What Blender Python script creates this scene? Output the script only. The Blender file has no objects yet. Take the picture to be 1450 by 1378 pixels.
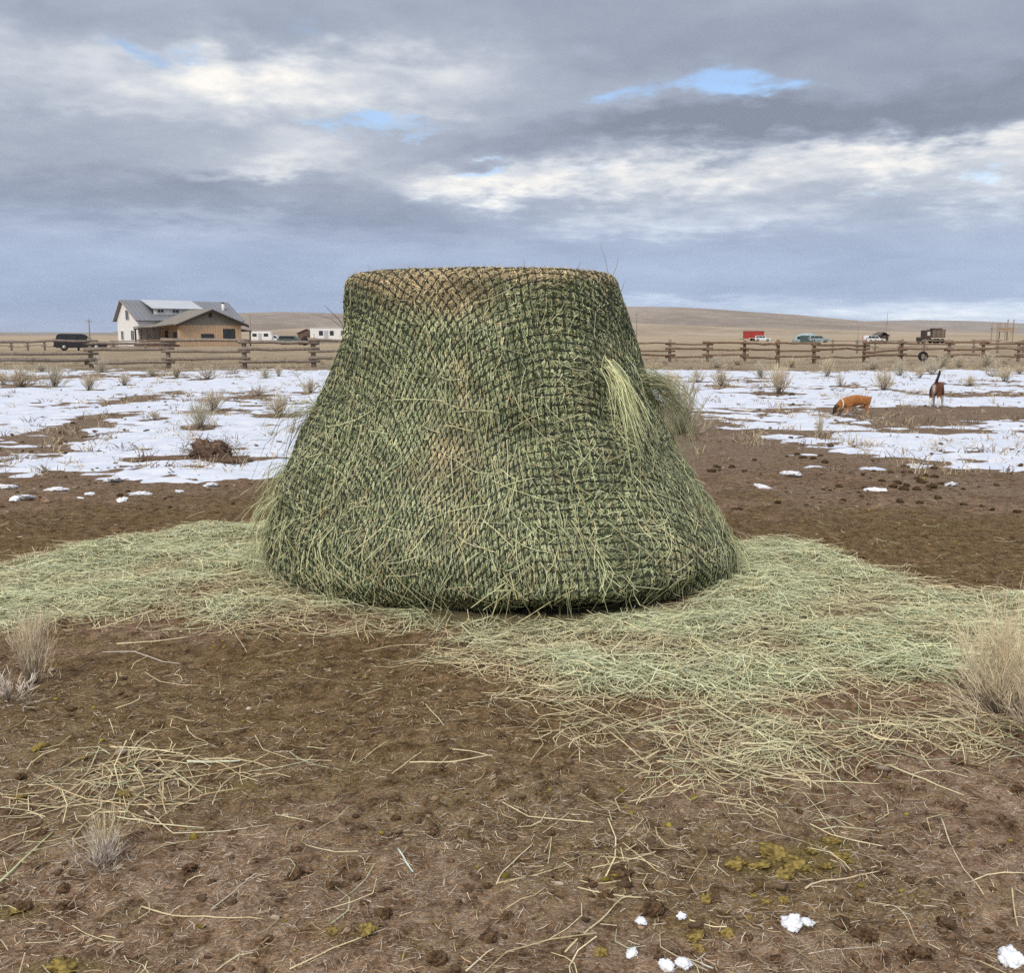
import bpy, bmesh, math, random
import numpy as np
from mathutils import Vector, Matrix, Euler

R = math.radians
random.seed(7)
rng = np.random.default_rng(11)
sc = bpy.context.scene
COL = sc.collection

# ------------------------------------------------------------------ camera
FPX, PW, PH = 1378.0, 1450.0, 1378.0
CAMH = 1.5
PITCH = math.atan((PH / 2 - 475.0) / FPX)
cam_d = bpy.data.cameras.new('camera')
cam_d.sensor_fit = 'HORIZONTAL'
cam_d.sensor_width = 36.0
cam_d.lens = 36.0 * FPX / PW
cam_d.clip_start = 0.05
cam_d.clip_end = 60000
cam = bpy.data.objects.new('camera', cam_d)
cam.location = (0, 0, CAMH)
cam.rotation_euler = (R(90) - PITCH, 0, 0)
COL.objects.link(cam)
sc.camera = cam

# ------------------------------------------------------------------ world: broken overcast
SUN_EL, SUN_AZ = R(38), R(205)      # azimuth clockwise from +Y (behind the camera, to its left)
world = bpy.data.worlds.new('World')
sc.world = world
world.use_nodes = True
world.cycles.sampling_method = 'MANUAL'
world.cycles.sample_map_resolution = 512
wt = world.node_tree
wt.nodes.clear()


class NT:
    """Short-hand for building node trees."""
    def __init__(s, tree): s.t = tree
    def n(s, kind, **kw):
        nd = s.t.nodes.new(kind)
        for k, v in kw.items(): setattr(nd, k, v)
        return nd
    def put(s, sock, v):
        if isinstance(v, bpy.types.NodeSocket): s.t.links.new(v, sock)
        elif v is not None: sock.default_value = v
    def m(s, op, a, b=None, c=None, clamp=False):
        nd = s.n('ShaderNodeMath', operation=op); nd.use_clamp = clamp
        s.put(nd.inputs[0], a)
        if b is not None: s.put(nd.inputs[1], b)
        if c is not None: s.put(nd.inputs[2], c)
        return nd.outputs[0]
    def v(s, op, a, b=None, c=None):
        nd = s.n('ShaderNodeVectorMath', operation=op)
        s.put(nd.inputs[0], a)
        if b is not None: s.put(nd.inputs[1], b)
        if c is not None: s.put(nd.inputs[2], c)
        return nd.outputs['Value'] if op in ('DOT_PRODUCT', 'LENGTH', 'DISTANCE') else nd.outputs[0]
    def noise(s, vec, scale, detail=4, rough=.55, dist=0., out='Fac', lac=2.):
        nd = s.n('ShaderNodeTexNoise')
        s.put(nd.inputs['Vector'], vec)
        nd.inputs['Scale'].default_value = scale; nd.inputs['Detail'].default_value = detail
        nd.inputs['Roughness'].default_value = rough; nd.inputs['Distortion'].default_value = dist
        nd.inputs['Lacunarity'].default_value = lac
        return nd.outputs[out]
    def voro(s, vec, scale, feature='F1', out='Distance', rnd=1.):
        nd = s.n('ShaderNodeTexVoronoi', feature=feature)
        s.put(nd.inputs['Vector'], vec); nd.inputs['Scale'].default_value = scale
        nd.inputs['Randomness'].default_value = rnd
        return nd.outputs[out]
    def sm(s, x, a, b, lo=0., hi=1.):
        nd = s.n('ShaderNodeMapRange', interpolation_type='SMOOTHSTEP')
        s.put(nd.inputs['Value'], x)
        nd.inputs['From Min'].default_value = a; nd.inputs['From Max'].default_value = b
        nd.inputs['To Min'].default_value = lo; nd.inputs['To Max'].default_value = hi
        return nd.outputs[0]
    def mix(s, f, a, b, mode='MIX'):
        nd = s.n('ShaderNodeMix', data_type='RGBA', blend_type=mode)
        s.put(nd.inputs[0], f)
        for sock, val in ((nd.inputs[6], a), (nd.inputs[7], b)):
            if isinstance(val, (tuple, list)): val = tuple(val[:3]) + (1.,)
            s.put(sock, val)
        return nd.outputs[2]
    def ramp(s, f, stops):
        nd = s.n('ShaderNodeValToRGB')
        s.put(nd.inputs[0], f)
        e = nd.color_ramp.elements
        while len(e) < len(stops): e.new(.5)
        for i, (p, c) in enumerate(stops):
            e[i].position = p; e[i].color = tuple(c[:3]) + (1.,)
        return nd.outputs[0]
    def attr(s, name, out='Fac'):
        return s.n('ShaderNodeAttribute', attribute_name=name).outputs[out]
    def bump(s, h, strength=.5, dist=.01, nrm=None):
        nd = s.n('ShaderNodeBump')
        nd.inputs['Strength'].default_value = strength; nd.inputs['Distance'].default_value = dist
        s.put(nd.inputs['Height'], h)
        if nrm is not None: s.put(nd.inputs['Normal'], nrm)
        return nd.outputs[0]


def pix_el(y):           # elevation of a photo row above the horizon (radians, centre column)
    return math.atan((PH / 2 - y) / FPX) - PITCH


def pix_azel(x, y):
    cx, cy = (x - PW / 2) / FPX, (PH / 2 - y) / FPX
    dx, dy, dz = cx, math.cos(PITCH) + cy * math.sin(PITCH), -math.sin(PITCH) + cy * math.cos(PITCH)
    return math.atan2(dx, dy), math.atan2(dz, math.hypot(dx, dy))


def build_sky():
    w = NT(wt)
    g = w.n('ShaderNodeTexCoord').outputs['Generated']
    d = w.v('NORMALIZE', g)
    sep = w.n('ShaderNodeSeparateXYZ'); w.put(sep.inputs[0], d)
    X, Y, Z = sep.outputs
    el = w.m('ARCSINE', Z)
    az = w.m('ARCTAN2', X, Y)
    # cloud deck seen in perspective
    zz = w.m('ADD', w.m('MAXIMUM', Z, 0.0), 0.15)
    cmb = w.n('ShaderNodeCombineXYZ')
    w.put(cmb.inputs[0], w.m('DIVIDE', X, zz)); w.put(cmb.inputs[1], w.m('DIVIDE', Y, zz))
    P = cmb.outputs[0]
    n_big = w.noise(P, .6, 3, .5, .4)
    n_mid = w.noise(w.v('ADD', P, (7.3, 2.1, 4.)), 1.9, 4, .58, .4)
    n_fine = w.noise(w.v('ADD', P, (1.7, 9.4, 2.)), 5.0, 4, .6, .2)
    # coordinates of the cloud features, broken up by the same noises
    wn = w.noise(P, 2.0, 3, .6, .0, out='Color')
    wv = w.v('MULTIPLY', w.v('SUBTRACT', wn, (.5, .5, .5)), (.16, .085, 0.))
    wn2 = w.noise(P, 7., 3, .65, .0, out='Color')
    wv2 = w.v('MULTIPLY', w.v('SUBTRACT', wn2, (.5, .5, .5)), (.09, .050, 0.))
    c2 = w.n('ShaderNodeCombineXYZ'); w.put(c2.inputs[0], az); w.put(c2.inputs[1], el)
    lo = w.n('ShaderNodeCombineXYZ')
    w.put(lo.inputs[0], 1.); w.put(lo.inputs[1], w.sm(el, R(.5), R(8), .22, 1.))
    Q = w.v('ADD', c2.outputs[0], w.v('MULTIPLY', w.v('ADD', wv, wv2), lo.outputs[0]))

    def blobs(lst):
        acc = None
        for (px, py, sx, sy, amp) in lst:
            a0, e0 = pix_azel(px, py)
            kx, ky = FPX / sx, FPX / sy
            q = w.v('MULTIPLY_ADD', Q, (kx, ky, 0.), (-a0 * kx, -e0 * ky, 0.))
            ex = w.m('EXPONENT', w.m('MULTIPLY', w.v('DOT_PRODUCT', q, q), -1.))
            acc = w.m('MULTIPLY_ADD', ex, amp, acc if acc is not None else 0.)
        return acc
    bright = blobs([(310, 95, 110, 42, .85), (480, 110, 130, 45, .62), (640, 100, 120, 45, .30), (60, 95, 120, 55, .42),
                    (700, 262, 110, 22, .75), (900, 262, 170, 26, .72), (1020, 235, 90, 26, .35), (1230, 222, 110, 28, .70), (1390, 198, 130, 22, .75),
                    (1420, 262, 70, 30, .60), (1080, 305, 150, 20, .45), (870, 320, 100, 14, .35), (390, 238, 90, 18, .42),
                    (330, 325, 160, 16, .20), (100, 150, 150, 14, .20), (1340, 447, 260, 16, .75), (970, 430, 160, 8, .35), (450, 205, 70, 18, .3)])
    dark = blobs([(1180, 175, 330, 34, .62), (900, 190, 200, 22, .35), (480, 300, 420, 34, .30), (340, 262, 90, 14, .35), (100, 290, 200, 30, .22),
                  (900, 35, 600, 50, .36), (150, 25, 300, 30, .22), (1380, 120, 200, 40, .30), (230, 420, 420, 50, .18)])
    gap = blobs([(1000, 112, 70, 17, 1.05), (1075, 130, 52, 14, .95), (860, 128, 52, 17, .85), (530, 174, 75, 11, .80), (712, 241, 40, 12, .75),
                 (165, 62, 32, 14, .8), (238, 68, 26, 12, .6), (412, 20, 30, 13, .5), (1405, 252, 32, 20, .8), (1258, 262, 20, 9, .6), (830, 250, 40, 9, .4)])
    # light and dark of the deck
    lum = w.m('ADD', w.m('MULTIPLY', w.m('SUBTRACT', n_mid, .5), .55), w.m('MULTIPLY', w.m('SUBTRACT', n_fine, .5), .16))
    lum = w.m('ADD', lum, w.m('MULTIPLY', w.m('SUBTRACT', n_big, .5), .50))
    lum = w.m('MULTIPLY', lum, w.sm(el, R(.5), R(9), .45, 1.))
    lum = w.m('ADD', lum, w.m('MULTIPLY', bright, w.m('MULTIPLY_ADD', n_fine, .9, .15)))
    lum = w.m('SUBTRACT', lum, w.m('MULTIPLY', dark, .56))
    lum = w.m('ADD', lum, .385)
    cloud = w.ramp(lum, [(0.0, (.165, .188, .240)), (.22, (.220, .250, .315)), (.45, (.300, .332, .395)), (.72, (.455, .478, .510)), (1.0, (.660, .640, .605))])
    # the low deck is bluer towards the horizon
    cloud = w.mix(w.sm(el, R(9), R(3), 0., .75), cloud, w.mix(1., cloud, (1.0, 1.13, 1.31), 'MULTIPLY'))
    sky = w.n('ShaderNodeTexSky', sky_type='NISHITA')
    sky.sun_disc = False
    sky.sun_elevation = SUN_EL
    sky.sun_rotation = SUN_AZ
    sky.altitude = 1400; sky.air_density = 1.0; sky.dust_density = .6; sky.ozone_density = 1.2
    blue = w.mix(1., sky.outputs[0], (.11, .11, .11), 'MULTIPLY')
    gm = w.m('ADD', gap, w.m('MULTIPLY', w.m('SUBTRACT', n_big, .62), .9))
    gm = w.sm(w.m('ADD', gm, w.m('MULTIPLY', w.m('SUBTRACT', n_fine, .5), 1.1)), .08, 1.05, 0., .88)
    col = w.mix(gm, cloud, blue)
    # an overcast deck is brighter and greyer towards the zenith (about three times the horizon)
    up = w.sm(el, R(16), R(75))
    col = w.mix(w.m('MULTIPLY', up, .9), col, w.mix(1., cloud, (1.20, 1.02, .82), 'MULTIPLY'))
    zen = w.m('MULTIPLY_ADD', up, 2.1, 1.0)
    bg = w.n('ShaderNodeBackground')
    w.put(bg.inputs[0], col)
    w.put(bg.inputs[1], zen)
    out = w.n('ShaderNodeOutputWorld')
    wt.links.new(bg.outputs[0], out.inputs[0])


build_sky()
sun_d = bpy.data.lights.new('sun', 'SUN')
sun_d.energy = 1.5
sun_d.angle = R(14)
sun_d.color = (1.0, .92, .80)
sun = bpy.data.objects.new('sun', sun_d)
sun.rotation_euler = Vector((-math.sin(SUN_AZ) * math.cos(SUN_EL), -math.cos(SUN_AZ) * math.cos(SUN_EL), -math.sin(SUN_EL))).to_track_quat('-Z', 'Y').to_euler()
COL.objects.link(sun)
vs = sc.view_settings
sc.display_settings.display_device = 'sRGB'
vs.view_transform = 'Standard'; vs.look = 'None'; vs.exposure = 0.62; vs.gamma = 1.0; vs.use_curve_mapping = False
sc.render.engine = 'CYCLES'
sc.cycles.use_denoising = False
sc.cycles.denoiser = 'OPENIMAGEDENOISE'
sc.cycles.denoising_input_passes = 'RGB_ALBEDO_NORMAL'
sc.cycles.denoising_prefilter = 'ACCURATE'
sc.cycles.use_adaptive_sampling = True
sc.cycles.adaptive_threshold = .01
sc.cycles.adaptive_min_samples = 20
sc.cycles.max_bounces = 5
sc.cycles.diffuse_bounces = 3
sc.cycles.volume_bounces = 0

# ------------------------------------------------------------------ pixel helpers
CP, SP = math.cos(PITCH), math.sin(PITCH)


def ray(x, y):
    cx, cy = (x - PW / 2) / FPX, (PH / 2 - y) / FPX
    return np.array([cx, CP + cy * SP, -SP + cy * CP])


def ground(x, y, z=0.0):
    d = ray(x, y)
    t = (z - CAMH) / d[2]
    return np.array([d[0] * t, d[1] * t, z])


def at(x, y, Y):
    d = ray(x, y)
    t = Y / d[1]
    return np.array([d[0] * t, Y, CAMH + d[2] * t])


def project(p):
    p = np.asarray(p, float)
    q = p - np.array([0, 0, CAMH])
    dep = q[..., 1] * CP - q[..., 2] * SP
    up = q[..., 1] * SP + q[..., 2] * CP
    return PW / 2 + FPX * q[..., 0] / dep, PH / 2 - FPX * up / dep


# ------------------------------------------------------------------ numpy noise
_perm = np.random.default_rng(5).permutation(512).astype(np.int64)
_perm = np.concatenate([_perm, _perm, _perm])


def perlin(x, y):
    xi = np.floor(x).astype(np.int64); yi = np.floor(y).astype(np.int64)
    xf, yf = x - xi, y - yi
    u = xf * xf * xf * (xf * (xf * 6 - 15) + 10); v = yf * yf * yf * (yf * (yf * 6 - 15) + 10)
    def grad(ix, iy, dx, dy):
        h = _perm[(_perm[ix & 511] + iy) & 511]
        a = h * (2 * np.pi / 512)
        return np.cos(a) * dx + np.sin(a) * dy
    a = grad(xi, yi, xf, yf); b = grad(xi + 1, yi, xf - 1, yf)
    c = grad(xi, yi + 1, xf, yf - 1); d = grad(xi + 1, yi + 1, xf - 1, yf - 1)
    return (a + u * (b - a) + v * ((c + u * (d - c)) - (a + u * (b - a)))) * 1.5


def fbm(x, y, octv=4, gain=.5, seed=0):
    s = 0.; a = 1.; t = 0.
    x = np.asarray(x, float) + seed * 17.31; y = np.asarray(y, float) + seed * 9.77
    for i in range(octv):
        s = s + a * perlin(x, y); t += a
        x = x * 2.03 + 11.7; y = y * 2.03 + 5.3; a *= gain
    return s / t


def sstep(x, a, b):
    t = np.clip((x - a) / (b - a), 0, 1)
    return t * t * (3 - 2 * t)


# ------------------------------------------------------------------ mesh helpers
def link(o, parent=None):
    COL.objects.link(o)
    if parent is not None: o.parent = parent
    return o


def mesh_np(name, V, F, mat, parent=None, col=None, attrs=None, smooth=False):
    """One mesh object from a vertex array and a face array (all faces the same size)."""
    V = np.ascontiguousarray(V, np.float32); F = np.ascontiguousarray(F, np.int32)
    me = bpy.data.meshes.new(name)
    k = F.shape[1]
    me.vertices.add(len(V)); me.vertices.foreach_set('co', V.ravel())
    me.loops.add(F.size); me.loops.foreach_set('vertex_index', F.ravel())
    me.polygons.add(len(F))
    me.polygons.foreach_set('loop_start', np.arange(0, F.size, k, dtype=np.int32))
    me.polygons.foreach_set('loop_total', np.full(len(F), k, np.int32))
    if smooth: me.polygons.foreach_set('use_smooth', np.ones(len(F), bool))
    me.update(calc_edges=True)
    if col is not None:
        a = me.attributes.new('Col', 'FLOAT_COLOR', 'POINT')
        c = np.ones((len(V), 4), np.float32); c[:, :3] = col
        a.data.foreach_set('color', c.ravel())
    for k2, arr in (attrs or {}).items():
        a = me.attributes.new(k2, 'FLOAT', 'POINT')
        a.data.foreach_set('value', np.ascontiguousarray(arr, np.float32).ravel())
    if mat: me.materials.append(mat)
    return link(bpy.data.objects.new(name, me), parent)


def tag(o, label=None, cat=None, group=None, kind=None):
    if label: o['label'] = label
    if cat: o['category'] = cat
    if group: o['group'] = group
    if kind: o['kind'] = kind
    return o


def empty(name, loc, rz=0., label=None, cat=None, group=None, scale=1.):
    o = bpy.data.objects.new(name, None)
    o.location = tuple(loc); o.rotation_euler = (0, 0, rz); o.scale = (scale,) * 3
    o.empty_display_size = .2
    link(o)
    return tag(o, label, cat, group)


def copy_tree(o, parent=None):
    c = o.copy(); COL.objects.link(c); c.parent = parent
    for ch in list(o.children): copy_tree(ch, c)
    return c


class MB:
    """Collects shapes; build() links them as one mesh object."""
    def __init__(s): s.V = []; s.F = []
    def add(s, V, F):
        b = len(s.V)
        s.V += [tuple(map(float, v)) for v in V]; s.F += [tuple(i + b for i in f) for f in F]
        return s
    def box(s, c, size, rz=0., rx=0., ry=0.):
        M = Euler((rx, ry, rz)).to_matrix()
        hx, hy, hz = size[0] / 2, size[1] / 2, size[2] / 2
        vs_ = [Vector(c) + M @ Vector((sx * hx, sy * hy, sz * hz)) for sz in (-1, 1) for sy in (-1, 1) for sx in (-1, 1)]
        return s.add(vs_, [(0, 2, 3, 1), (4, 5, 7, 6), (0, 1, 5, 4), (2, 6, 7, 3), (0, 4, 6, 2), (1, 3, 7, 5)])
    def tube(s, pts, rad, n=8, caps=True):
        pts = [Vector(p) for p in pts]
        if not hasattr(rad, '__len__'): rad = [rad] * len(pts)
        V = []; F = []
        up = Vector((0, 0, 1)) if abs((pts[-1] - pts[0]).normalized().z) < .9 else Vector((1, 0, 0))
        for i, p in enumerate(pts):
            t = (pts[min(i + 1, len(pts) - 1)] - pts[max(i - 1, 0)]).normalized()
            a = t.cross(up).normalized(); b = t.cross(a).normalized()
            for k in range(n):
                an = 2 * math.pi * k / n
                V.append(p + (a * math.cos(an) + b * math.sin(an)) * rad[i])
        for i in range(len(pts) - 1):
            for k in range(n):
                F.append((i * n + k, (i + 1) * n + k, (i + 1) * n + (k + 1) % n, i * n + (k + 1) % n))
        if caps:
            F.append(tuple(range(n))); F.append(tuple(reversed(range((len(pts) - 1) * n, len(pts) * n))))
        return s.add(V, F)
    def prism(s, poly, axis_from, axis_to, u, v):
        """poly: (a, b) pairs in the plane spanned by u, v; swept from axis_from to axis_to."""
        A, B, u, v = Vector(axis_from), Vector(axis_to), Vector(u), Vector(v)
        n = len(poly)
        V = [A + u * p[0] + v * p[1] for p in poly] + [B + u * p[0] + v * p[1] for p in poly]
        F = [tuple(range(n)), tuple(reversed(range(n, 2 * n)))] + [(i, i + n, (i + 1) % n + n, (i + 1) % n) for i in range(n)]
        return s.add(V, F)
    def quad(s, a, b, c, d, th=0.):
        if not th: return s.add([a, b, c, d], [(0, 1, 2, 3)])
        a, b, c, d = map(Vector, (a, b, c, d))
        nn = (b - a).cross(d - a).normalized() * th
        return s.add([a, b, c, d, a - nn, b - nn, c - nn, d - nn],
                     [(0, 1, 2, 3), (7, 6, 5, 4), (0, 4, 5, 1), (1, 5, 6, 2), (2, 6, 7, 3), (3, 7, 4, 0)])
    def build(s, name, mat, parent=None, smooth=False, bevel=0.):
        me = bpy.data.meshes.new(name)
        me.from_pydata(s.V, [], s.F)
        bm = bmesh.new(); bm.from_mesh(me)
        bmesh.ops.recalc_face_normals(bm, faces=bm.faces)
        if bevel: bmesh.ops.bevel(bm, geom=bm.edges[:], offset=bevel, segments=2, affect='EDGES', profile=.6)
        if smooth:
            for f in bm.faces: f.smooth = True
        bm.to_mesh(me); bm.free()
        me.materials.append(mat)
        return link(bpy.data.objects.new(name, me), parent)


def ribbons(P, width, side, col, col2=None, taper=(1., 1.)):
    """Thin blades. P: (N, K, 3) centre lines, width (N,), side (N, 3); colours at root and tip."""
    N, K, _ = P.shape
    t = np.linspace(0, 1, K)
    w = (taper[0] + (taper[1] - taper[0]) * t)[None, :, None] * width[:, None, None] * .5
    side = side / np.maximum(np.linalg.norm(side, axis=1, keepdims=True), 1e-6)
    off = side[:, None, :] * w
    V = np.stack([P - off, P + off], 2).reshape(-1, 3)
    base = (np.arange(N) * K * 2)[:, None] + (np.arange(K - 1) * 2)[None, :]
    F = np.stack([base, base + 1, base + 3, base + 2], -1).reshape(-1, 4)
    if col2 is None: col2 = col
    C = col[:, None, :] * (1 - t)[None, :, None] + col2[:, None, :] * t[None, :, None]
    C = np.repeat(C[:, :, None, :], 2, 2).reshape(-1, 3)
    return V, F, C


# ------------------------------------------------------------------ materials
def material(name, build, rough=.85, spec=.25):
    m = bpy.data.materials.new(name); m.use_nodes = True
    t = m.node_tree; t.nodes.clear()
    w = NT(t)
    p = w.n('ShaderNodeBsdfPrincipled'); o = w.n('ShaderNodeOutputMaterial')
    t.links.new(p.outputs[0], o.inputs[0])
    p.inputs['Roughness'].default_value = rough
    p.inputs['Specular IOR Level'].default_value = spec
    r = build(w, p)
    if r is not None: w.put(p.inputs['Base Color'], r)
    return m


def plain(name, c, rough=.7, var=.18, scale=3., metal=0., spec=.3, bump=0.):
    def b(w, p):
        co = w.n('ShaderNodeTexCoord').outputs['Object']
        n = w.noise(co, scale, 5, .6)
        n2 = w.noise(co, scale * 9, 3, .6)
        f = w.m('MULTIPLY_ADD', w.m('ADD', w.m('MULTIPLY', n, .6), w.m('MULTIPLY', n2, .4)), 1., 0.)
        p.inputs['Metallic'].default_value = metal
        if bump: w.put(p.inputs['Normal'], w.bump(n2, .5, bump))
        return w.mix(w.sm(f, .3, .7), tuple(x * (1 - var) for x in c), tuple(min(1, x * (1 + var)) for x in c))
    return material(name, b, rough, spec)


def vcol_mat(name, rough=.8, spec=.2, var=.25, scale=40.):
    def b(w, p):
        co = w.n('ShaderNodeTexCoord').outputs['Object']
        n = w.noise(co, scale, 3, .6)
        c = w.attr('Col', 'Color')
        return w.mix(w.sm(n, .25, .75), w.mix(1., c, (1 - var,) * 3, 'MULTIPLY'), w.mix(1., c, (1 + var,) * 3, 'MULTIPLY'))
    return material(name, b, rough, spec)


M_STRAW = vcol_mat('hay_strand', .75, .25)
M_TWIG = vcol_mat('shrub_twig', .9, .1)
M_FUR = vcol_mat('fur', .85, .15, .22, 25.)
M_CLOD = vcol_mat('clod', .95, .1, .35, 60.)
# ------------------------------------------------------------------ ground layout (pixels turned into ground points)
def poly_ground(pts): return np.array([ground(x, y)[:2] for x, y in pts])


def poly_sd(poly, x, y):
    """Signed distance to a polygon, positive inside."""
    x = np.asarray(x, float); y = np.asarray(y, float)
    d = np.full(x.shape, 1e9); ins = np.zeros(x.shape, bool)
    n = len(poly)
    for i in range(n):
        ax, ay = poly[i]; bx, by = poly[(i + 1) % n]
        ex, ey = bx - ax, by - ay
        t = np.clip(((x - ax) * ex + (y - ay) * ey) / (ex * ex + ey * ey + 1e-12), 0, 1)
        d = np.minimum(d, np.hypot(x - ax - t * ex, y - ay - t * ey))
        c = ((ay > y) != (by > y)) & (x < ex * (y - ay) / (ey if abs(ey) > 1e-12 else 1e-12) + ax)
        ins ^= c
    return np.where(ins, d, -d)


HAY_A = poly_ground([(-330, 835), (-120, 812), (0, 800), (110, 775), (250, 752), (380, 738), (600, 730), (900, 735), (1045, 768), (1130, 772), (1230, 795),
                     (1340, 826), (1460, 846), (1640, 870), (1640, 965), (1440, 965), (1330, 985), (1200, 992), (1060, 985), (920, 1000), (800, 975),
                     (690, 950), (600, 925), (570, 896), (480, 872), (430, 898), (260, 894), (110, 886), (0, 900), (-330, 930)])
HAY_B = poly_ground([(560, 900), (700, 880), (1700, 880), (1700, 1090), (1440, 1050), (1330, 1090), (1180, 1120), (1020, 1140), (880, 1110), (800, 1050), (660, 1000)])
HAY_C = poly_ground([(-200, 1090), (60, 1090), (240, 1065), (400, 1075), (420, 1130), (240, 1160), (120, 1215), (0, 1270), (-200, 1330)])
HAY_D = poly_ground([(830, 1080), (1010, 1110), (1010, 1190), (950, 1290), (800, 1310), (690, 1240)])


def hay_density(x, y):
    n = fbm(x / .55, y / .55, 4, .55, 3)
    n2 = fbm(x / 1.6, y / 1.6, 2, .5, 4)
    a = sstep(poly_sd(HAY_A, x, y) + n * .28, -.12, .28)
    b = sstep(poly_sd(HAY_B, x, y) + n * .40, -.15, .45) * (.34 + .75 * n)
    c = sstep(poly_sd(HAY_C, x, y) + n * .2, -.10, .18) * (.16 + .25 * n)
    d = sstep(poly_sd(HAY_D, x, y) + n * .2, -.10, .2) * (.08 + .2 * n)
    return np.clip(a * np.clip(.80 + .8 * n + .3 * n2, .12, 1.2) + np.maximum(np.maximum(b, c), np.maximum(d, 0)) * (1 - a), 0, 1.2)


BALE_C = np.array([-0.06, 6.35])


def terrain(x, y):
    r = np.hypot(x, y)
    z = .030 * fbm(x / 1.7, y / 1.7, 3, .5, 1) * sstep(r, .5, 3.) + .05 * fbm(x / 8., y / 8., 3, .5, 2) * sstep(r, 8, 25)
    near = 1 - sstep(r, 9, 16)
    rough = .026 * fbm(x / .24, y / .24, 4, .62, 5) + .018 * np.clip(fbm(x / .075, y / .075, 3, .6, 6), -.2, 1)
    z = z + rough * near * (1.1 - .55 * np.exp(-((x + 1.4) / 1.3) ** 2 - ((y - 4.1) / 1.) ** 2))
    z = z + .03 * fbm(x / .8, y / .8, 3, .55, 7) * sstep(r, 8, 12) * (1 - sstep(r, 60, 120))
    h = hay_density(x, y) * (1 - sstep(r, 9, 12))
    z = z + .028 * h * (1 + .9 * fbm(x / .35, y / .35, 3, .5, 8))
    bd = np.hypot(x - BALE_C[0], y - BALE_C[1])
    z = z * (sstep(bd, .6, 1.5) * .8 + .2)
    return z - .9 * sstep(r, 900, 2500) * 0


def graded(step, near, growth, far):
    c = list(np.arange(0, near + 1e-6, step)); s = step
    while c[-1] < far: s *= growth; c.append(c[-1] + s)
    return np.array(c)


gx = graded(.025, 3.1, 1.085, 9000.)
GX = np.concatenate([-gx[:0:-1], gx])
GY = np.concatenate([-graded(.4, 4., 1.6, 200.)[::-1] + 1.7, graded(.025, 6.4, 1.04, 14000.)[1:] + 1.7])
XX, YY = np.meshgrid(GX, GY)
GZ = terrain(XX, YY)


def gz(x, y):
    x = np.asarray(x, float); y = np.asarray(y, float)
    i = np.clip(np.searchsorted(GX, x) - 1, 0, len(GX) - 2); j = np.clip(np.searchsorted(GY, y) - 1, 0, len(GY) - 2)
    tx = (x - GX[i]) / (GX[i + 1] - GX[i]); ty = (y - GY[j]) / (GY[j + 1] - GY[j])
    return (GZ[j, i] * (1 - tx) + GZ[j, i + 1] * tx) * (1 - ty) + (GZ[j + 1, i] * (1 - tx) + GZ[j + 1, i + 1] * tx) * ty


def on_ground(px, py):
    p = ground(px, py)
    for _ in range(3): p = ground(px, py, float(gz(p[0], p[1])))
    return p


def blobfield(x, y, lst):
    s = 0.
    for (px, py, rx, ry, a) in lst:
        c = ground(px, py)
        s = s + a * np.exp(-((x - c[0]) / rx) ** 2 - ((y - c[1]) / ry) ** 2)
    return s


def ground_fields(x, y):
    r = np.hypot(x, y)
    n = fbm(x / .9, y / .9, 4, .55, 21); nf = fbm(x / .3, y / .3, 3, .55, 22)
    # trampled, dunged earth around the feeding place; mossy olive in places
    dark = blobfield(x, y, [(150, 745, 2.2, .9, 1.), (-200, 790, 2., .9, .9), (1300, 745, 2.2, .8, .85), (1500, 800, 2., .8, .9), (380, 980, 1.3, .9, .8), (150, 980, .9, .6, .5),
                            (600, 1080, 1.1, .6, .55), (1060, 700, .5, .4, .6), (860, 1190, .5, .25, .5), (1150, 1230, .45, .3, .6), (980, 1290, .5, .2, .4), (520, 700, 2.6, 1.5, .5)])
    moss = blobfield(x, y, [(1110, 1225, .17, .09, .85), (1180, 1195, .09, .08, 1.), (990, 1310, .22, .10, .45), (340, 1000, 1.1, .6, .16), (60, 1040, .7, .4, .22), (330, 1115, .22, .07, .5),
                            (1200, 755, 1.4, .4, .30), (480, 935, .8, .3, .20), (250, 725, 2.5, .7, .2), (470, 1320, .14, .06, .7), (20, 1290, .1, .06, .6), (90, 1375, .12, .05, .9)])
    litter = sstep(1 - np.abs(y - 2.6) / 1.5 + n * .6, .2, .9) * (y < 4.4) + .5 * np.exp(-((y - 9.3) / 1.5) ** 2) + .4 * blobfield(x, y, [(60, 990, .8, .5, 1.), (1430, 1050, .7, .5, 1.)])
    far = sstep(r + 5 * n, 9., 14.)
    return (np.clip(dark + .45 * n, 0, 1.2), np.clip(moss * (1 + 1.4 * nf) , 0, 1.), np.clip(litter + .4 * nf, 0, 1), far,
            np.clip(hay_density(x, y), 0, 1) * (1 - sstep(r, 9, 12)))


fd, fm, fl, ff, fh = ground_fields(XX, YY)
dry = sstep(np.hypot(XX, YY) + 6 * fbm(XX / 9, YY / 9, 3, .5, 31), 38, 50)


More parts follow.
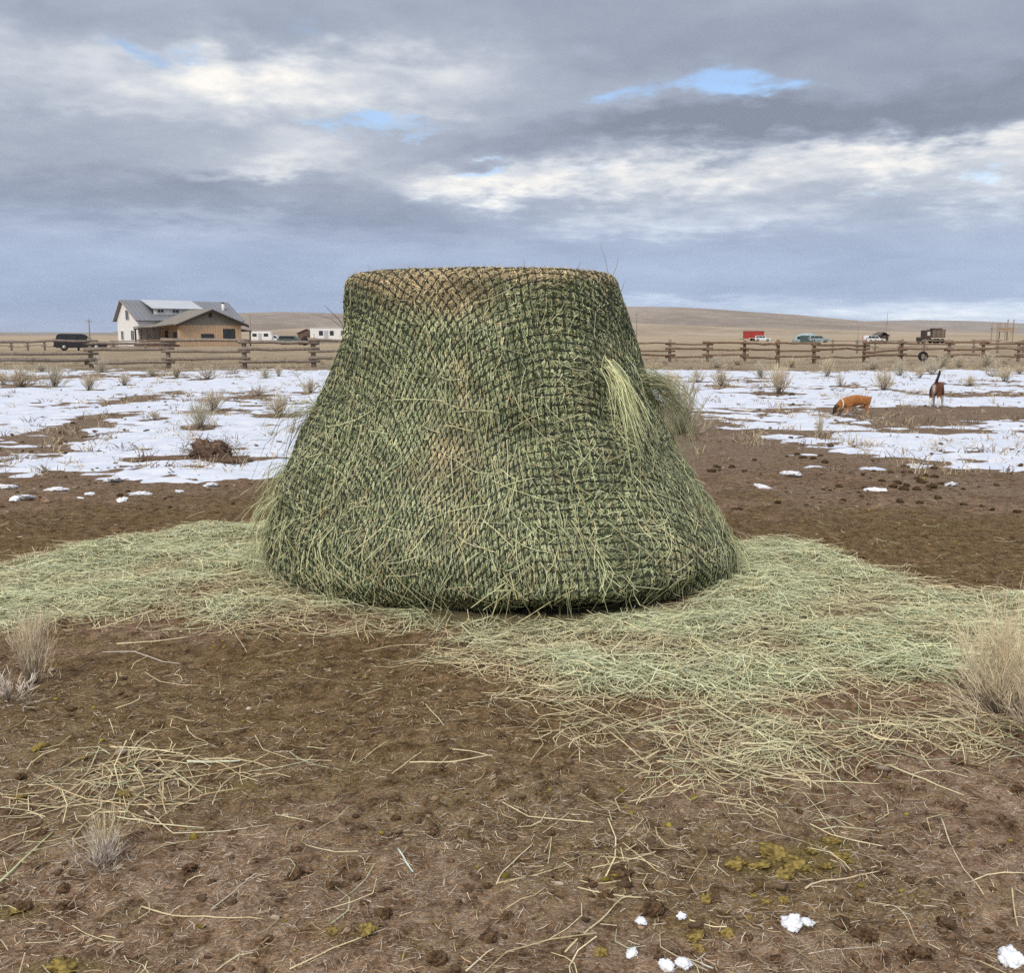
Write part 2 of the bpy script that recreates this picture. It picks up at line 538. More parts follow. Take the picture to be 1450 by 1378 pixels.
def m_ground(w, p):
    co = w.n('ShaderNodeTexCoord').outputs['Object']
    n1 = w.noise(co, 2.2, 6, .62); n2 = w.noise(co, 14., 6, .65); n3 = w.noise(co, 75., 4, .65); n4 = w.noise(co, 240., 2, .6)
    dark, moss, lit, far, hay, dr = (w.attr(k) for k in ('dark', 'moss', 'litter', 'far', 'hay', 'dry'))
    f = w.m('ADD', w.m('MULTIPLY', n2, .55), w.m('MULTIPLY', n3, .45))
    soil = w.ramp(f, [(.35, (.066, .035, .016)), (.45, (.205, .122, .064)), (.53, (.345, .225, .135)), (.64, (.52, .385, .265))])
    soil = w.mix(w.sm(n1, .42, .60, 0., .75), soil, w.mix(1., soil, (.62, .55, .47), 'MULTIPLY'))
    dk = w.ramp(f, [(.36, (.046, .026, .009)), (.46, (.150, .091, .034)), (.55, (.255, .165, .070)), (.66, (.38, .265, .125))])
    c = w.mix(w.m('MULTIPLY', w.sm(w.m('ADD', dark, w.m('ADD', w.m('MULTIPLY_ADD', n2, .9, -.45), w.m('MULTIPLY_ADD', n1, 1.6, -.8))), .20, .62), .9), soil, dk)
    # clumps of wet dung and dark crumbled earth
    n5 = w.noise(co, 5.5, 5, .62, .5)
    c = w.mix(w.m('MULTIPLY', w.sm(n5, .57, .68, 0., .75), w.sm(n3, .30, .55, 1., .45)), c, (.052, .032, .015))
    c = w.mix(w.m('MULTIPLY', w.sm(w.noise(co, 3.1, 4, .6), .52, .68, 0., .5), w.sm(n3, .4, .6)), c, (.27, .195, .060))
    # bleached plant litter: thin fibres, stretched a few ways
    fib = None
    for i, (sx, sy, rot) in enumerate(((42., 260., .3), (46., 250., 1.45), (40., 250., 2.5))):
        mp = w.n('ShaderNodeMapping'); w.put(mp.inputs[0], co)
        mp.inputs['Rotation'].default_value = (0, 0, rot); mp.inputs['Scale'].default_value = (sx, sy, 10.)
        k = w.sm(w.noise(mp.outputs[0], 1., 3, .6, 1.2), .575, .625)
        fib = k if fib is None else w.m('MAXIMUM', fib, k)
    grey = w.mix(n4, (.44, .35, .27), (.66, .55, .44))
    c = w.mix(w.m('MULTIPLY', w.m('MULTIPLY', fib, w.m('MULTIPLY_ADD', lit, .70, .22)), w.sm(n2, .3, .55)), c, grey)
    # specks: pale grit and black crumbs
    c = w.mix(w.m('MULTIPLY', w.sm(w.voro(co, 95.), .16, .08), w.sm(n2, .5, .62)), c, (.50, .40, .29))
    c = w.mix(w.m('MULTIPLY', w.sm(w.voro(w.v('ADD', co, (3.3, 1.2, 0.)), 38.), .20, .10), w.sm(n1, .46, .58)), c, (.035, .022, .013))
    mo = w.ramp(n3, [(.3, (.10, .072, .022)), (.5, (.21, .155, .045)), (.7, (.34, .26, .085))])
    c = w.mix(w.sm(w.m('ADD', moss, w.m('MULTIPLY_ADD', n2, .8, -.40)), .22, .75, 0., .75), c, mo)
    ch = w.ramp(w.noise(co, 120., 3, .6, .8), [(.3, (.12, .098, .050)), (.5, (.27, .245, .125)), (.7, (.43, .41, .24))])
    c = w.mix(w.sm(w.m('ADD', hay, w.m('MULTIPLY_ADD', n3, .8, -.4)), .35, .85, 0., .8), c, ch)
    # pale bare soil among the snow, dry bunch grass beyond
    fr = w.ramp(w.m('ADD', w.m('MULTIPLY', n1, .4), w.m('MULTIPLY', n2, .6)), [(.36, (.16, .108, .070)), (.5, (.315, .230, .160)), (.64, (.47, .37, .275))])
    c = w.mix(w.m('MULTIPLY', far, .8), c, fr)
    ng = w.noise(co, .35, 6, .65); nb = w.noise(co, .018, 4, .6)
    g = w.ramp(w.m('ADD', w.m('MULTIPLY', ng, .6), w.m('MULTIPLY', nb, .4)), [(.34, (.235, .180, .115)), (.5, (.37, .295, .195)), (.64, (.46, .385, .27))])
    c = w.mix(dr, c, g)
    hgt = w.m('ADD', w.m('MULTIPLY', n2, .55), w.m('ADD', w.m('MULTIPLY', n3, .35), w.m('MULTIPLY', fib, .25)))
    w.put(p.inputs['Normal'], w.bump(hgt, 1., .040))
    hs = w.n('ShaderNodeHueSaturation'); hs.inputs['Saturation'].default_value = .97; hs.inputs['Value'].default_value = .95
    w.put(hs.inputs['Color'], c)
    return hs.outputs[0]


M_GROUND = material('earth', m_ground, .95, .12)
nyx = np.arange(len(GX) * len(GY)).reshape(len(GY), len(GX))
GF = np.stack([nyx[:-1, :-1], nyx[:-1, 1:], nyx[1:, 1:], nyx[1:, :-1]], -1).reshape(-1, 4)
g_obj = mesh_np('ground', np.stack([XX, YY, GZ], -1).reshape(-1, 3), GF, M_GROUND, smooth=True,
                attrs={'dark': fd, 'moss': fm, 'litter': fl, 'far': ff, 'hay': fh, 'dry': dry})
tag(g_obj, kind='structure')

# ------------------------------------------------------------------ hills
def hill_sheet(name, crest, dist, depth, col_a, col_b, seed):
    """A broad range of hills: crest given as photo rows, turned into heights at its distance."""
    cr = np.array([(pix_azel(x, 475)[0], math.tan(pix_azel(x, y)[1])) for x, y in crest])
    az = np.linspace(-.95, .95, 300)
    v = np.linspace(-1, 1, 60)
    A, Vv = np.meshgrid(az, v)
    h = np.interp(A, cr[:, 0], cr[:, 1]) * dist + CAMH
    D = dist + Vv * depth * np.where(Vv < 0, 1., .8)
    ridge = D - dist
    prof = np.where(Vv < 0, sstep(Vv, -1, .02) ** 1.25, 1 - sstep(Vv, 0, 1))
    x = np.sin(A) * D; y = np.cos(A) * D
    nz = fbm(x / (dist * .12), y / (dist * .12), 5, .5, seed)
    z = h * prof + nz * h.clip(0) * .22 * np.sin(np.clip(prof, 0, 1) * np.pi) * 1.0 - 2.5 * (1 - prof)
    idx = np.arange(A.size).reshape(A.shape)
    F = np.stack([idx[:-1, :-1], idx[:-1, 1:], idx[1:, 1:], idx[1:, :-1]], -1).reshape(-1, 4)

    def b(w, p):
        co = w.n('ShaderNodeTexCoord').outputs['Object']
        n = w.noise(co, 6. / dist, 6, .6, .4); m2 = w.noise(co, 60. / dist, 5, .65)
        f = w.m('ADD', w.m('MULTIPLY', n, .65), w.m('MULTIPLY', m2, .35))
        return w.mix(w.sm(f, .38, .62), col_a, col_b)
    o = mesh_np(name, np.stack([x, y, z], -1).reshape(-1, 3), F, material(name + '_grass', b, .95, .1), smooth=True)
    return tag(o, kind='structure')


hill_sheet('hills', [(-900, 474), (-200, 470), (60, 473), (150, 472), (200, 465), (250, 455), (300, 447), (345, 443), (400, 441.5), (490, 444), (560, 446), (640, 444),
                     (760, 438), (890, 434), (960, 435), (1000, 437), (1060, 441.5), (1130, 446), (1200, 452.5), (1260, 458), (1340, 464), (1450, 470), (1700, 474), (2300, 474)],
           4200., 1500., (.195, .160, .130), (.31, .262, .212), 51)
hill_sheet('hills', [(-900, 475), (100, 475), (300, 474), (380, 468), (450, 463), (520, 461), (700, 459), (890, 457.5), (1000, 462), (1100, 465), (1250, 468.5), (1450, 472), (1700, 474), (2300, 475)],
           2100., 900., (.26, .205, .145), (.40, .33, .24), 52)
hill_sheet('distant_ridge', [(-900, 466), (-300, 468), (0, 470), (180, 471), (700, 465), (1000, 460), (1150, 457), (1230, 454.5), (1300, 453), (1380, 454.5), (1450, 458), (1600, 460), (2300, 466)],
           8600., 2000., (.20, .17, .145), (.30, .26, .21), 53)

# ------------------------------------------------------------------ snow lying in patches
def build_snow():
    xs = np.arange(-33, 33.01, .10)
    ys = [8.3]; 
    while ys[-1] < 62: ys.append(ys[-1] + .045 + .0042 * (ys[-1] - 8.3))
    ys = np.array(ys)
    X, Y = np.meshgrid(xs, ys)
    n = .36 * fbm(X / 2.2, Y / 2.2, 5, .56, 41) + .40 * fbm(X / .95, Y / .65, 4, .62, 42) + .44 * fbm(X / .42, Y / .26, 3, .62, 46)
    n = n + .30 * fbm(X / 6., Y / 7., 2, .5, 43)
    r = np.hypot(X * .5, Y)
    # where the snow has gone: the trampled zone, trails, dung, under the bushes, along the fence
    edge = 10.1 + .55 * fbm(X / 1.5, Y * 0, 3, .5, 44) + np.where(X > 0, -.1 + .9 * np.exp(-((X - 2.6) / 1.0) ** 2), -.35 * np.exp(-((X + 4.2) / 1.2) ** 2))
    t = -.09 + 1.1 * (1 - sstep(Y - edge, -.35, .55))
    t = t + .55 * sstep(Y, 40, 47) - .10 * sstep(Y, 20, 38) * (1 - sstep(Y, 38, 46))
    t = t + blobfield(X, Y, [(150, 590, .45, 1.1, .6), (60, 622, .6, .7, .6), (105, 606, .6, .8, .6), (188, 566, .5, 1.6, .5), (0, 640, .8, .5, .45), (1410, 585, 1.9, 1.3, .75), (1300, 597, .9, .7, .6),
                             (985, 640, .6, 2.2, .8), (960, 600, .8, 4., .6), (1240, 612, 2.2, .45, .42), (1400, 560, 1.6, 1.1, .4), (300, 650, .8, .25, .6), (240, 651, .5, .2, .5), (1280, 675, 1.2, .35, .6),
                             (1150, 655, 1.0, .3, .45), (40, 535, 3., 4., .25), (220, 530, 3., 3., .25), (1060, 520, 8., 4., .25), (1300, 520, 9., 5., .2)])
    for sxp, syp, sw, sh in SHRUBS:
        c = ground(sxp, syp); wd = sw / FPX * c[1]
        t = t + .5 * np.exp(-((X - c[0]) / (.55 * wd + .12)) ** 2 - ((Y - c[1]) / (.8 * wd + .2)) ** 2)
    th = n - t
    zt = np.clip(th * .16, -.05, .035) + .006 * fbm(X / .35, Y / .35, 3, .5, 45)
    Z = gz(X, Y) + np.where(th > 0, zt, np.minimum(zt, 0) - .004)
    keep = (th > -.12)
    idx = np.arange(X.size).reshape(X.shape)
    F = np.stack([idx[:-1, :-1], idx[:-1, 1:], idx[1:, 1:], idx[1:, :-1]], -1)
    k = keep[:-1, :-1] | keep[:-1, 1:] | keep[1:, 1:] | keep[1:, :-1]
    F = F[k]
    used, inv = np.unique(F, return_inverse=True)
    V = np.stack([X, Y, Z], -1).reshape(-1, 3)[used]

    def b(w, p):
        co = w.n('ShaderNodeTexCoord').outputs['Object']
        n1 = w.noise(co, 3., 5, .6); n2 = w.noise(co, 22., 4, .6)
        c = w.mix(w.sm(n1, .35, .65), (.50, .55, .645), (.60, .635, .70))
        c = w.mix(w.m('MULTIPLY', w.sm(w.voro(co, 7.), .20, .06, 0., .85), w.sm(n1, .45, .6)), c, (.20, .14, .09))
        w.put(p.inputs['Normal'], w.bump(n2, .4, .02))
        return c
    o = mesh_np('snow', V, inv.reshape(F.shape), material('old_snow', b, .7, .3), smooth=True)
    tag(o, 'thin patchy old snow lying on the pale ground before the fence', 'snow', kind='stuff')


# shrubs standing in the snow: photo base x, y, width, height
SHRUBS = [(30, 548, 48, 30), (78, 548, 32, 28), (126, 553, 28, 24), (143, 527, 22, 22), (176, 546, 20, 18), (215, 533, 18, 12), (250, 535, 22, 20), (293, 537, 34, 20), (302, 582, 34, 30),
          (284, 607, 36, 38), (220, 595, 18, 14), (366, 560, 24, 16), (396, 589, 38, 34), (376, 537, 16, 16), (395, 534, 14, 18), (330, 530, 26, 12), (440, 556, 26, 20), (60, 527, 24, 12), (5, 545, 22, 20),
          (988, 541, 22, 20), (1022, 547, 30, 24), (1077, 536, 18, 24), (1104, 558, 46, 42), (1015, 521, 30, 18), (1045, 517, 22, 12), (962, 615, 70, 80), (1172, 533, 22, 26), (1190, 547, 14, 20),
          (1252, 553, 32, 30), (1274, 533, 18, 24), (1302, 536, 18, 18), (1320, 530, 26, 26), (1358, 520, 22, 16), (1396, 520, 24, 20), (1422, 541, 28, 24), (1406, 533, 26, 16), (1373, 547, 16, 16),
          (1160, 618, 14, 28), (1120, 520, 22, 14), (1235, 523, 30, 16), (1443, 530, 18, 12), (1335, 521, 20, 20), (948, 560, 34, 34)]
build_snow()
# ------------------------------------------------------------------ the hay bale in its net
def plane_x(px, py): return at(px, py, BALE_C[1])


BALE_H = 1.86
_L = [(491, 392), (487, 430), (484, 470), (479, 500), (463, 545), (441, 590), (417, 630), (397, 680), (385, 730), (379, 770), (381, 797)]
_Rr = [(868, 384), (878, 425), (889, 465), (903, 510), (920, 555), (941, 600), (965, 650), (990, 692), (1014, 724), (1034, 757), (1045, 790)]


def side_prof(pts, sgn):
    q = np.array([plane_x(*p) for p in pts])
    z = np.clip(q[:, 2], 0, BALE_H); rho = sgn * (q[:, 0] - BALE_C[0]) * .985
    o = np.argsort(z)
    return z[o], rho[o]


zL, rL = side_prof(_L, -1); zR, rR = side_prof(_Rr, 1)
zF = np.array([0, .05, .16, .32, .6, .9, 1.2, 1.5, 1.86]); rF = np.array([1.14, 1.26, 1.39, 1.39, 1.25, 1.13, 1.03, .95, .88])
zB = np.array([0, .3, .9, 1.5, 1.86]); rB = np.array([1.35, 1.32, 1.12, .95, .88])


def rho_at(phi, z):
    """Radius of the draped bale at azimuth phi (0 = towards the camera side, + to the right)."""
    s, c = np.sin(phi), np.cos(phi)
    side = np.where(s < 0, np.interp(z, zL, rL), np.interp(z, zR, rR))
    fb = np.where(c > 0, np.interp(z, zF, rF), np.interp(z, zB, rB))
    r = side * s * s + fb * c * c
    # folds, bulges and hollows of the slumped hay
    lump = .045 * fbm(phi * 1.7 + 3, z * 1.5, 3, .5, 61) + .022 * fbm(phi * 4.5, z * 4.0, 3, .5, 62)
    def bump(p0, z0, sp, sz, a): return a * np.exp(-((phi - p0) / sp) ** 2 - ((z - z0) / sz) ** 2)
    d = bump(.10, .95, .10, .13, -.07) + bump(.62, 1.05, .13, .16, -.055) + bump(-.05, .55, .28, .25, .05) + bump(.45, .3, .4, .2, .04) + bump(-.72, .62, .10, .30, -.05) + bump(-.5, .35, .18, .3, .03) \
        + bump(.0, 1.35, .22, .25, .035) + bump(.85, .45, .2, .25, .03) + bump(.22, .12, .34, .22, .10)
    return r + (lump + d) * sstep(z, -.05, .2) * (1 - sstep(z, 1.55, 1.86) * .75)


NPHI, NS = 721, 260
PHI = np.linspace(-np.pi, np.pi, NPHI)
tabP = np.zeros((NPHI, NS, 3)); tabS = np.zeros(NPHI)
zz = np.concatenate([np.linspace(BALE_H - .07, .015, 150)])
rt0 = rho_at(PHI, np.full(NPHI, BALE_H - .07))
for i, ph in enumerate(PHI):
    rt = rt0[i]
    tr = np.linspace(0, rt - .075, 40)
    zt = BALE_H + .02 * (1 - (tr / rt) ** 2) + .012 * fbm(tr * 3 * math.sin(ph) + 9, tr * 3 * math.cos(ph), 2, .5, 63)
    an = np.linspace(0, np.pi / 2, 8)[1:]
    rr = np.concatenate([tr, rt - .075 + .075 * np.sin(an)[:-1], rho_at(np.full(len(zz), ph), zz)])
    zc = np.concatenate([zt, (zt[-1] - .075) + .075 * np.cos(an)[:-1], zz])
    seg = np.hypot(np.diff(rr), np.diff(zc)); s = np.concatenate([[0], np.cumsum(seg)])
    tabS[i] = s[-1]
    su = np.linspace(0, 1, NS) * s[-1]
    r2, z2 = np.interp(su, s, rr), np.interp(su, s, zc)
    tabP[i] = np.stack([BALE_C[0] + r2 * math.sin(ph), BALE_C[1] - r2 * math.cos(ph), z2], -1)


def bale_P(phi, sig):
    """Surface point at azimuth phi, distance sig from the top centre measured over the surface; also its distance limit."""
    phi = (phi + np.pi) % (2 * np.pi) - np.pi
    fi = (phi + np.pi) / (2 * np.pi) * (NPHI - 1)
    i = np.clip(fi.astype(int), 0, NPHI - 2); ti = (fi - i)[..., None]
    S = tabS[i] * (1 - ti[..., 0]) + tabS[i + 1] * ti[..., 0]
    fj = np.clip(sig / S, 0, 1) * (NS - 1)
    j = np.clip(fj.astype(int), 0, NS - 2); tj = (fj - j)[..., None]
    P = (tabP[i, j] * (1 - tj) + tabP[i, j + 1] * tj) * (1 - ti) + (tabP[i + 1, j] * (1 - tj) + tabP[i + 1, j + 1] * tj) * ti
    return P, S


def bale_N(phi, sig):
    e = .012
    a, _ = bale_P(phi + e, sig); b, _ = bale_P(phi - e, sig)
    c, _ = bale_P(phi, sig + e); d, _ = bale_P(phi, np.maximum(sig - e, 0))
    tp = a - b; ts = c - d
    n = np.cross(tp, ts)
    n = n / np.maximum(np.linalg.norm(n, axis=-1, keepdims=True), 1e-9)
    P, _ = bale_P(phi, sig)
    out = P - np.array([BALE_C[0], BALE_C[1], .7])
    return np.where((n * out).sum(-1, keepdims=True) < 0, -n, n)


NET_AXIS, CELL = R(26), .050


def net_to_surf(u, v):
    """Net coordinates (metres of cord, square mesh laid over the top) to azimuth and surface distance."""
    wu = u + .030 * fbm(u / .55, v / .55, 3, .5, 71); wv_ = v + .030 * fbm(u / .55, v / .55, 3, .5, 72)
    sig = np.hypot(wu, wv_); psi = np.arctan2(wv_, wu)
    k = np.clip(1 - (.86 + .20 * np.clip(sig - .86, 0, None)) / np.maximum(sig, .1), 0, .74)
    th = psi.copy()
    for _ in range(40): th = psi + k * np.sin(4 * th) / 4
    return th + NET_AXIS, sig


def bulge(u, v):
    return .0125 * np.sqrt(np.abs(np.sin(np.pi * u / CELL) * np.sin(np.pi * v / CELL)))


def tan_field(P):
    """How weathered (tan) the hay is: the sunned top and a strip down the front."""
    x, y = project(P)
    n = fbm(P[..., 0] * 3.2, P[..., 2] * 3.2 + P[..., 1], 4, .55, 81)
    top = sstep(P[..., 2] + .06 * n, 1.77, 1.84)
    a = np.zeros_like(n)
    for (px, py, zr, xr, amp) in TAN_SPOTS:
        c = BALE_SPOT(px, py)
        d2 = ((P[..., 0] - c[0]) / xr) ** 2 + ((P[..., 2] - c[2]) / zr) ** 2 + np.where(P[..., 1] > BALE_C[1] + .3, 9., 0.)
        a = a + amp * np.exp(-d2)
    return np.clip(np.maximum(top, a * (1 + 1.5 * n)) + .55 * np.clip(n - .12, 0, 1), 0, 1)


_tx, _ty = project(tabP)
_front = (tabP[..., 1] < BALE_C[1] + .35)


def bale_ps(px, py):
    d = np.where(_front, (_tx - px) ** 2 + (_ty - py) ** 2 + 4e2 * np.clip(tabP[..., 1] - 5.4, 0, None), 1e9)
    i, j = np.unravel_index(np.argmin(d), d.shape)
    return PHI[i], j / (NS - 1) * tabS[i]


def BALE_SPOT(px, py):
    a, b = bale_ps(px, py)
    return bale_P(np.array([a]), np.array([b]))[0][0]


TAN_SPOTS = [(600, 400, .12, .30, 1.2), (655, 425, .09, .12, 1.), (560, 395, .06, .15, .7), (520, 400, .05, .10, .6), (645, 655, .16, .10, .55), (620, 700, .10, .08, .5), (660, 740, .12, .08, .5), (650, 520, .06, .05, .5), (745, 790, .08, .06, .4),
             (615, 640, .2, .06, .35), (655, 560, .1, .05, .4), (960, 800, .08, .08, .3)]

HAY_LIGHT = np.array([.470, .485, .285]); HAY_GREEN = np.array([.275, .318, .165]); HAY_DARK = np.array([.125, .148, .072])
HAY_TAN = np.array([.60, .47, .28]); HAY_STRAW = np.array([.56, .50, .285]); HAY_BROWN = np.array([.26, .19, .10])


def hay_colours(n, P=None, light=.30):
    u = rng.random(n)
    c = np.where((u < light)[:, None], HAY_LIGHT, np.where((u < .74)[:, None], HAY_GREEN, np.where((u < .90)[:, None], HAY_DARK, np.where((u < .955)[:, None], HAY_STRAW, HAY_BROWN))))
    c = c * rng.uniform(.78, 1.25, (n, 1)) * rng.uniform(.94, 1.06, (n, 3))
    if P is not None:
        t = tan_field(P) * rng.uniform(.5, 1.15, n)
        t = np.clip(t, 0, 1)[:, None]
        c = c * (1 - t) + HAY_TAN * rng.uniform(.65, 1.3, (n, 1)) * t
    return c


bale = empty('hay_bale', (BALE_C[0], BALE_C[1], 0), 0, 'huge slumped round bale of green hay wrapped in a dark net', 'hay bale')
INV = -np.array([BALE_C[0], BALE_C[1], 0.])


def build_bale():
    half = 2.8
    # body of packed hay, pillowed between the cords
    sub = 3
    g = np.arange(-half, half + 1e-6, CELL / sub)
    U, V = np.meshgrid(g, g)
    phi, sig = net_to_surf(U, V)
    P, S = bale_P(phi, sig)
    N = bale_N(phi, sig)
    ok = sig < S + .02
    tf = tan_field(P)
    P = P + N * (bulge(U, V) + .010 * fbm(U / .02, V / .02, 2, .5, 91) - .006)[..., None]
    idx = np.arange(U.size).reshape(U.shape)
    F = np.stack([idx[:-1, :-1], idx[:-1, 1:], idx[1:, 1:], idx[1:, :-1]], -1)
    F = F[ok[:-1, :-1] & ok[:-1, 1:] & ok[1:, 1:] & ok[1:, :-1]]
    used, inv = np.unique(F, return_inverse=True)

    def b(w, p):
        co = w.n('ShaderNodeTexCoord').outputs['Object']
        n = w.noise(co, 110., 4, .65, .6); n1 = w.noise(co, 9., 4, .6)
        c = w.ramp(n, [(.3, (.055, .066, .030)), (.5, (.150, .175, .085)), (.7, (.30, .32, .17))])
        t = w.ramp(n, [(.3, (.16, .115, .06)), (.5, (.36, .275, .155)), (.7, (.50, .40, .24))])
        c = w.mix(w.sm(n1, .55, .72, 0., .5), c, (.15, .105, .055))
        c = w.mix(w.attr('tan'), c, t)
        w.put(p.inputs['Normal'], w.bump(n, .9, .012))
        return c
    mesh_np('packed_hay', P.reshape(-1, 3)[used] + INV, inv.reshape(F.shape), material('packed_hay', b, .9, .15), bale, smooth=True,
            attrs={'tan': tf.reshape(-1)[used]})

    # hay blades squeezed between the cords
    cg = np.arange(-half, half, CELL) + CELL / 2
    CU, CV = np.meshgrid(cg, cg)
    CU, CV = CU.ravel(), CV.ravel()
    phi, sig = net_to_surf(CU, CV); P, S = bale_P(phi, sig)
    inb = sig < S
    frontness = (P[:, 1] < BALE_C[1] + .5)
    cnt = np.where(inb, np.where(frontness, 16, 5), 0)
    cu0 = np.repeat(CU, cnt); cv0 = np.repeat(CV, cnt)
    n = len(cu0)
    du, dv = rng.uniform(-.40, .40, n), rng.uniform(-.40, .40, n)
    phi, sig = net_to_surf(cu0, cv0)
    diag = np.abs(np.sin(2 * (phi - NET_AXIS))) * sstep(sig, .9, 1.3)        # where the net is drawn into long diamonds the hay lies upright
    rad = np.arctan2(cv0, cu0)
    ang = np.where(rng.random(n) < diag * .8, rad + rng.normal(0, .30, n), rng.uniform(0, np.pi, n))
    L = rng.uniform(.30, .9, n) * CELL
    free = rng.random(n) < .30                      # some blades cross the cords
    L = np.where(free, L * 1.5, L)
    pts = []
    N0 = None
    for t in (-.5, 0, .5):
        a_, b_ = du * CELL + np.cos(ang) * L * t, dv * CELL + np.sin(ang) * L * t
        lim = np.where(free, 2., .50) * CELL
        a_, b_ = np.clip(a_, -lim, lim), np.clip(b_, -lim, lim)
        uu, vv = cu0 + a_, cv0 + b_
        ph_, sg_ = net_to_surf(uu, vv)
        P, S = bale_P(ph_, sg_)
        if N0 is None: N0 = bale_N(ph_, sg_)
        h = np.where(free, .004 + rng.random(n) ** 1.6 * .016, bulge(uu, vv) + rng.uniform(-.004, .006, n))
        pts.append(P + N0 * h[:, None])
    pts = np.stack(pts, 1)
    D = pts[:, 2] - pts[:, 0]; D /= np.maximum(np.linalg.norm(D, axis=1, keepdims=True), 1e-6)
    side = np.cross(D, N0) + N0 * rng.normal(0, .5, n)[:, None]
    up = np.array([0., 0, 1.])
    col = hay_colours(n, pts[:, 1], .40)
    flake = 1 + .75 * fbm(pts[:, 1, 0] * 5 + pts[:, 1, 1] * 3, pts[:, 1, 2] * 5, 4, .6, 88)
    col = col * np.clip(flake, .42, 1.30)[:, None] * np.array([.90, .92, .93])
    Vv, Ff, Cc = ribbons(pts, rng.uniform(.0025, .0062, n), side, col)
    tag(mesh_np('hay_blades', Vv + INV, Ff, M_STRAW, bale, Cc), kind='stuff')

    # longer stems worked through the net, lying down over it
    n = 1500
    ph = rng.uniform(-1.7, 1.7, n); zsel = rng.random(n) ** .55
    i = np.interp(ph, PHI, np.arange(NPHI)).astype(int)
    sg = .80 + zsel * (tabS[i] - .84)
    P, _ = bale_P(ph, sg); N = bale_N(ph, sg)
    T1 = np.cross(N, up); T1 /= np.maximum(np.linalg.norm(T1, axis=1, keepdims=True), 1e-3); T2 = np.cross(N, T1)
    T2 *= np.where(T2[:, 2] > 0, -1, 1)[:, None]
    a = rng.normal(0, .75, n)
    D = T2 * np.cos(a)[:, None] + T1 * np.sin(a)[:, None]
    L = rng.uniform(.07, .24, n) * np.where(rng.random(n) < .12, 1.7, 1.)
    lat = rng.normal(0, .08, n)
    E = np.cross(D, N)
    base = P + N * rng.uniform(.018, .028, n)[:, None]
    pts = []
    for k, t in enumerate((0, .33, .66, 1.)):
        q = base + D * (L * t)[:, None] + E * (lat * L * t * t)[:, None] * 3
        pa, sa = (np.arctan2(q[:, 0] - BALE_C[0], -(q[:, 1] - BALE_C[1])), None)
        rr = np.hypot(q[:, 0] - BALE_C[0], q[:, 1] - BALE_C[1]); rs = rho_at(pa, np.clip(q[:, 2], 0, BALE_H - .08))
        push = np.clip(rs + .022 + rng.uniform(0, .012, n) * (1 + t) - rr, -.05, .1) * np.where(q[:, 2] < BALE_H - .1, 1, 0)
        q = q + np.stack([np.sin(pa), -np.cos(pa), np.zeros(n)], 1) * push[:, None]
        q[:, 2] = np.maximum(q[:, 2], .015)
        pts.append(q)
    pts = np.stack(pts, 1)
    col = np.where((rng.random(n) < .68)[:, None], HAY_LIGHT * 1.25, HAY_STRAW * 1.12) * rng.uniform(.6, 1.12, (n, 1))
    Vv, Ff, Cc = ribbons(pts, rng.uniform(.0016, .0046, n) * (.55 + .5 * zsel), E + N * rng.normal(0, .3, n)[:, None], col)
    tag(mesh_np('loose_stems', Vv + INV, Ff, M_STRAW, bale, Cc), kind='stuff')

    # short stubble standing off the top edge against the sky
    n = 2600
    ph = rng.uniform(-np.pi, np.pi, n); sg = rng.uniform(.55, 1.0, n)
    P, _ = bale_P(ph, sg); N = bale_N(ph, sg)
    D = N + rng.normal(0, .7, (n, 3)); D[:, 2] = np.abs(D[:, 2]) + .1
    D /= np.linalg.norm(D, axis=1, keepdims=True)
    L = rng.uniform(.015, .045, n) * np.where(rng.random(n) < .03, 2.6, 1)
    pts = np.stack([P, P + D * (L * .5)[:, None], P + D * L[:, None] + rng.normal(0, .006, (n, 3))], 1)
    col = hay_colours(n, P, .45)
    Vv, Ff, Cc = ribbons(pts, rng.uniform(.0012, .0026, n), rng.normal(0, 1, (n, 3)), col, taper=(1, .5))
    tag(mesh_np('top_stubble', Vv + INV, Ff, M_STRAW, bale, Cc), kind='stuff')

    def tuft(px, py, tip, n, spread, Lr, col, label, droop=.15, off=.02):
        ph, sg = bale_ps(px, py)
        P, _ = bale_P(np.array([ph]), np.array([sg])); P = P[0]; N = bale_N(np.array([ph]), np.array([sg]))[0]
        tipw = np.array(tip)
        main = tipw - P
        Lm = np.linalg.norm(main)
        st = P + N * off + rng.normal(0, 1, (n, 3)) * np.array([.035, .02, .035])
        L = rng.uniform(*Lr, n)
        D = main / Lm + rng.normal(0, spread, (n, 3))
        D /= np.linalg.norm(D, axis=1, keepdims=True)
        pts = []
        for t in (0, .25, .5, .75, 1.):
            q = st + D * (L * t * Lm)[:, None] + N * (np.sin(np.pi * min(t, .8)) * .035)
            q[:, 2] -= droop * (t * t) * L * rng.uniform(.6, 1.2, n)
            pts.append(q)
        pts = np.stack(pts, 1)
        c = col * rng.uniform(.65, 1.15, (n, 1)) * rng.uniform(.95, 1.05, (n, 3))
        Vv, Ff, Cc = ribbons(pts, rng.uniform(.003, .0068, n), rng.normal(0, 1, (n, 3)), c, taper=(1, .5))
        o = mesh_np('hay_tuft', Vv + INV, Ff, M_STRAW, bale, Cc)
        tag(o, label, kind='stuff')
    p0 = BALE_SPOT(905, 612)
    tuft(858, 520, p0 + np.array([.0, -.10, 0.]), 105, .15, (.40, 1.10), HAY_LIGHT * 1.45, 'pale green tuft of hay pulled out and hanging over the net', .10)
    q = at(972, 560, 6.30)
    tuft(912, 537, q, 190, .26, (.35, 1.05), HAY_LIGHT * .9, 'green bunch of hay sticking out from the side', .18)
    q = at(978, 590, 6.35)
    tuft(925, 560, q, 60, .25, (.4, 1.05), HAY_LIGHT * .95, 'thin wisps of hay hanging from the side', .4)
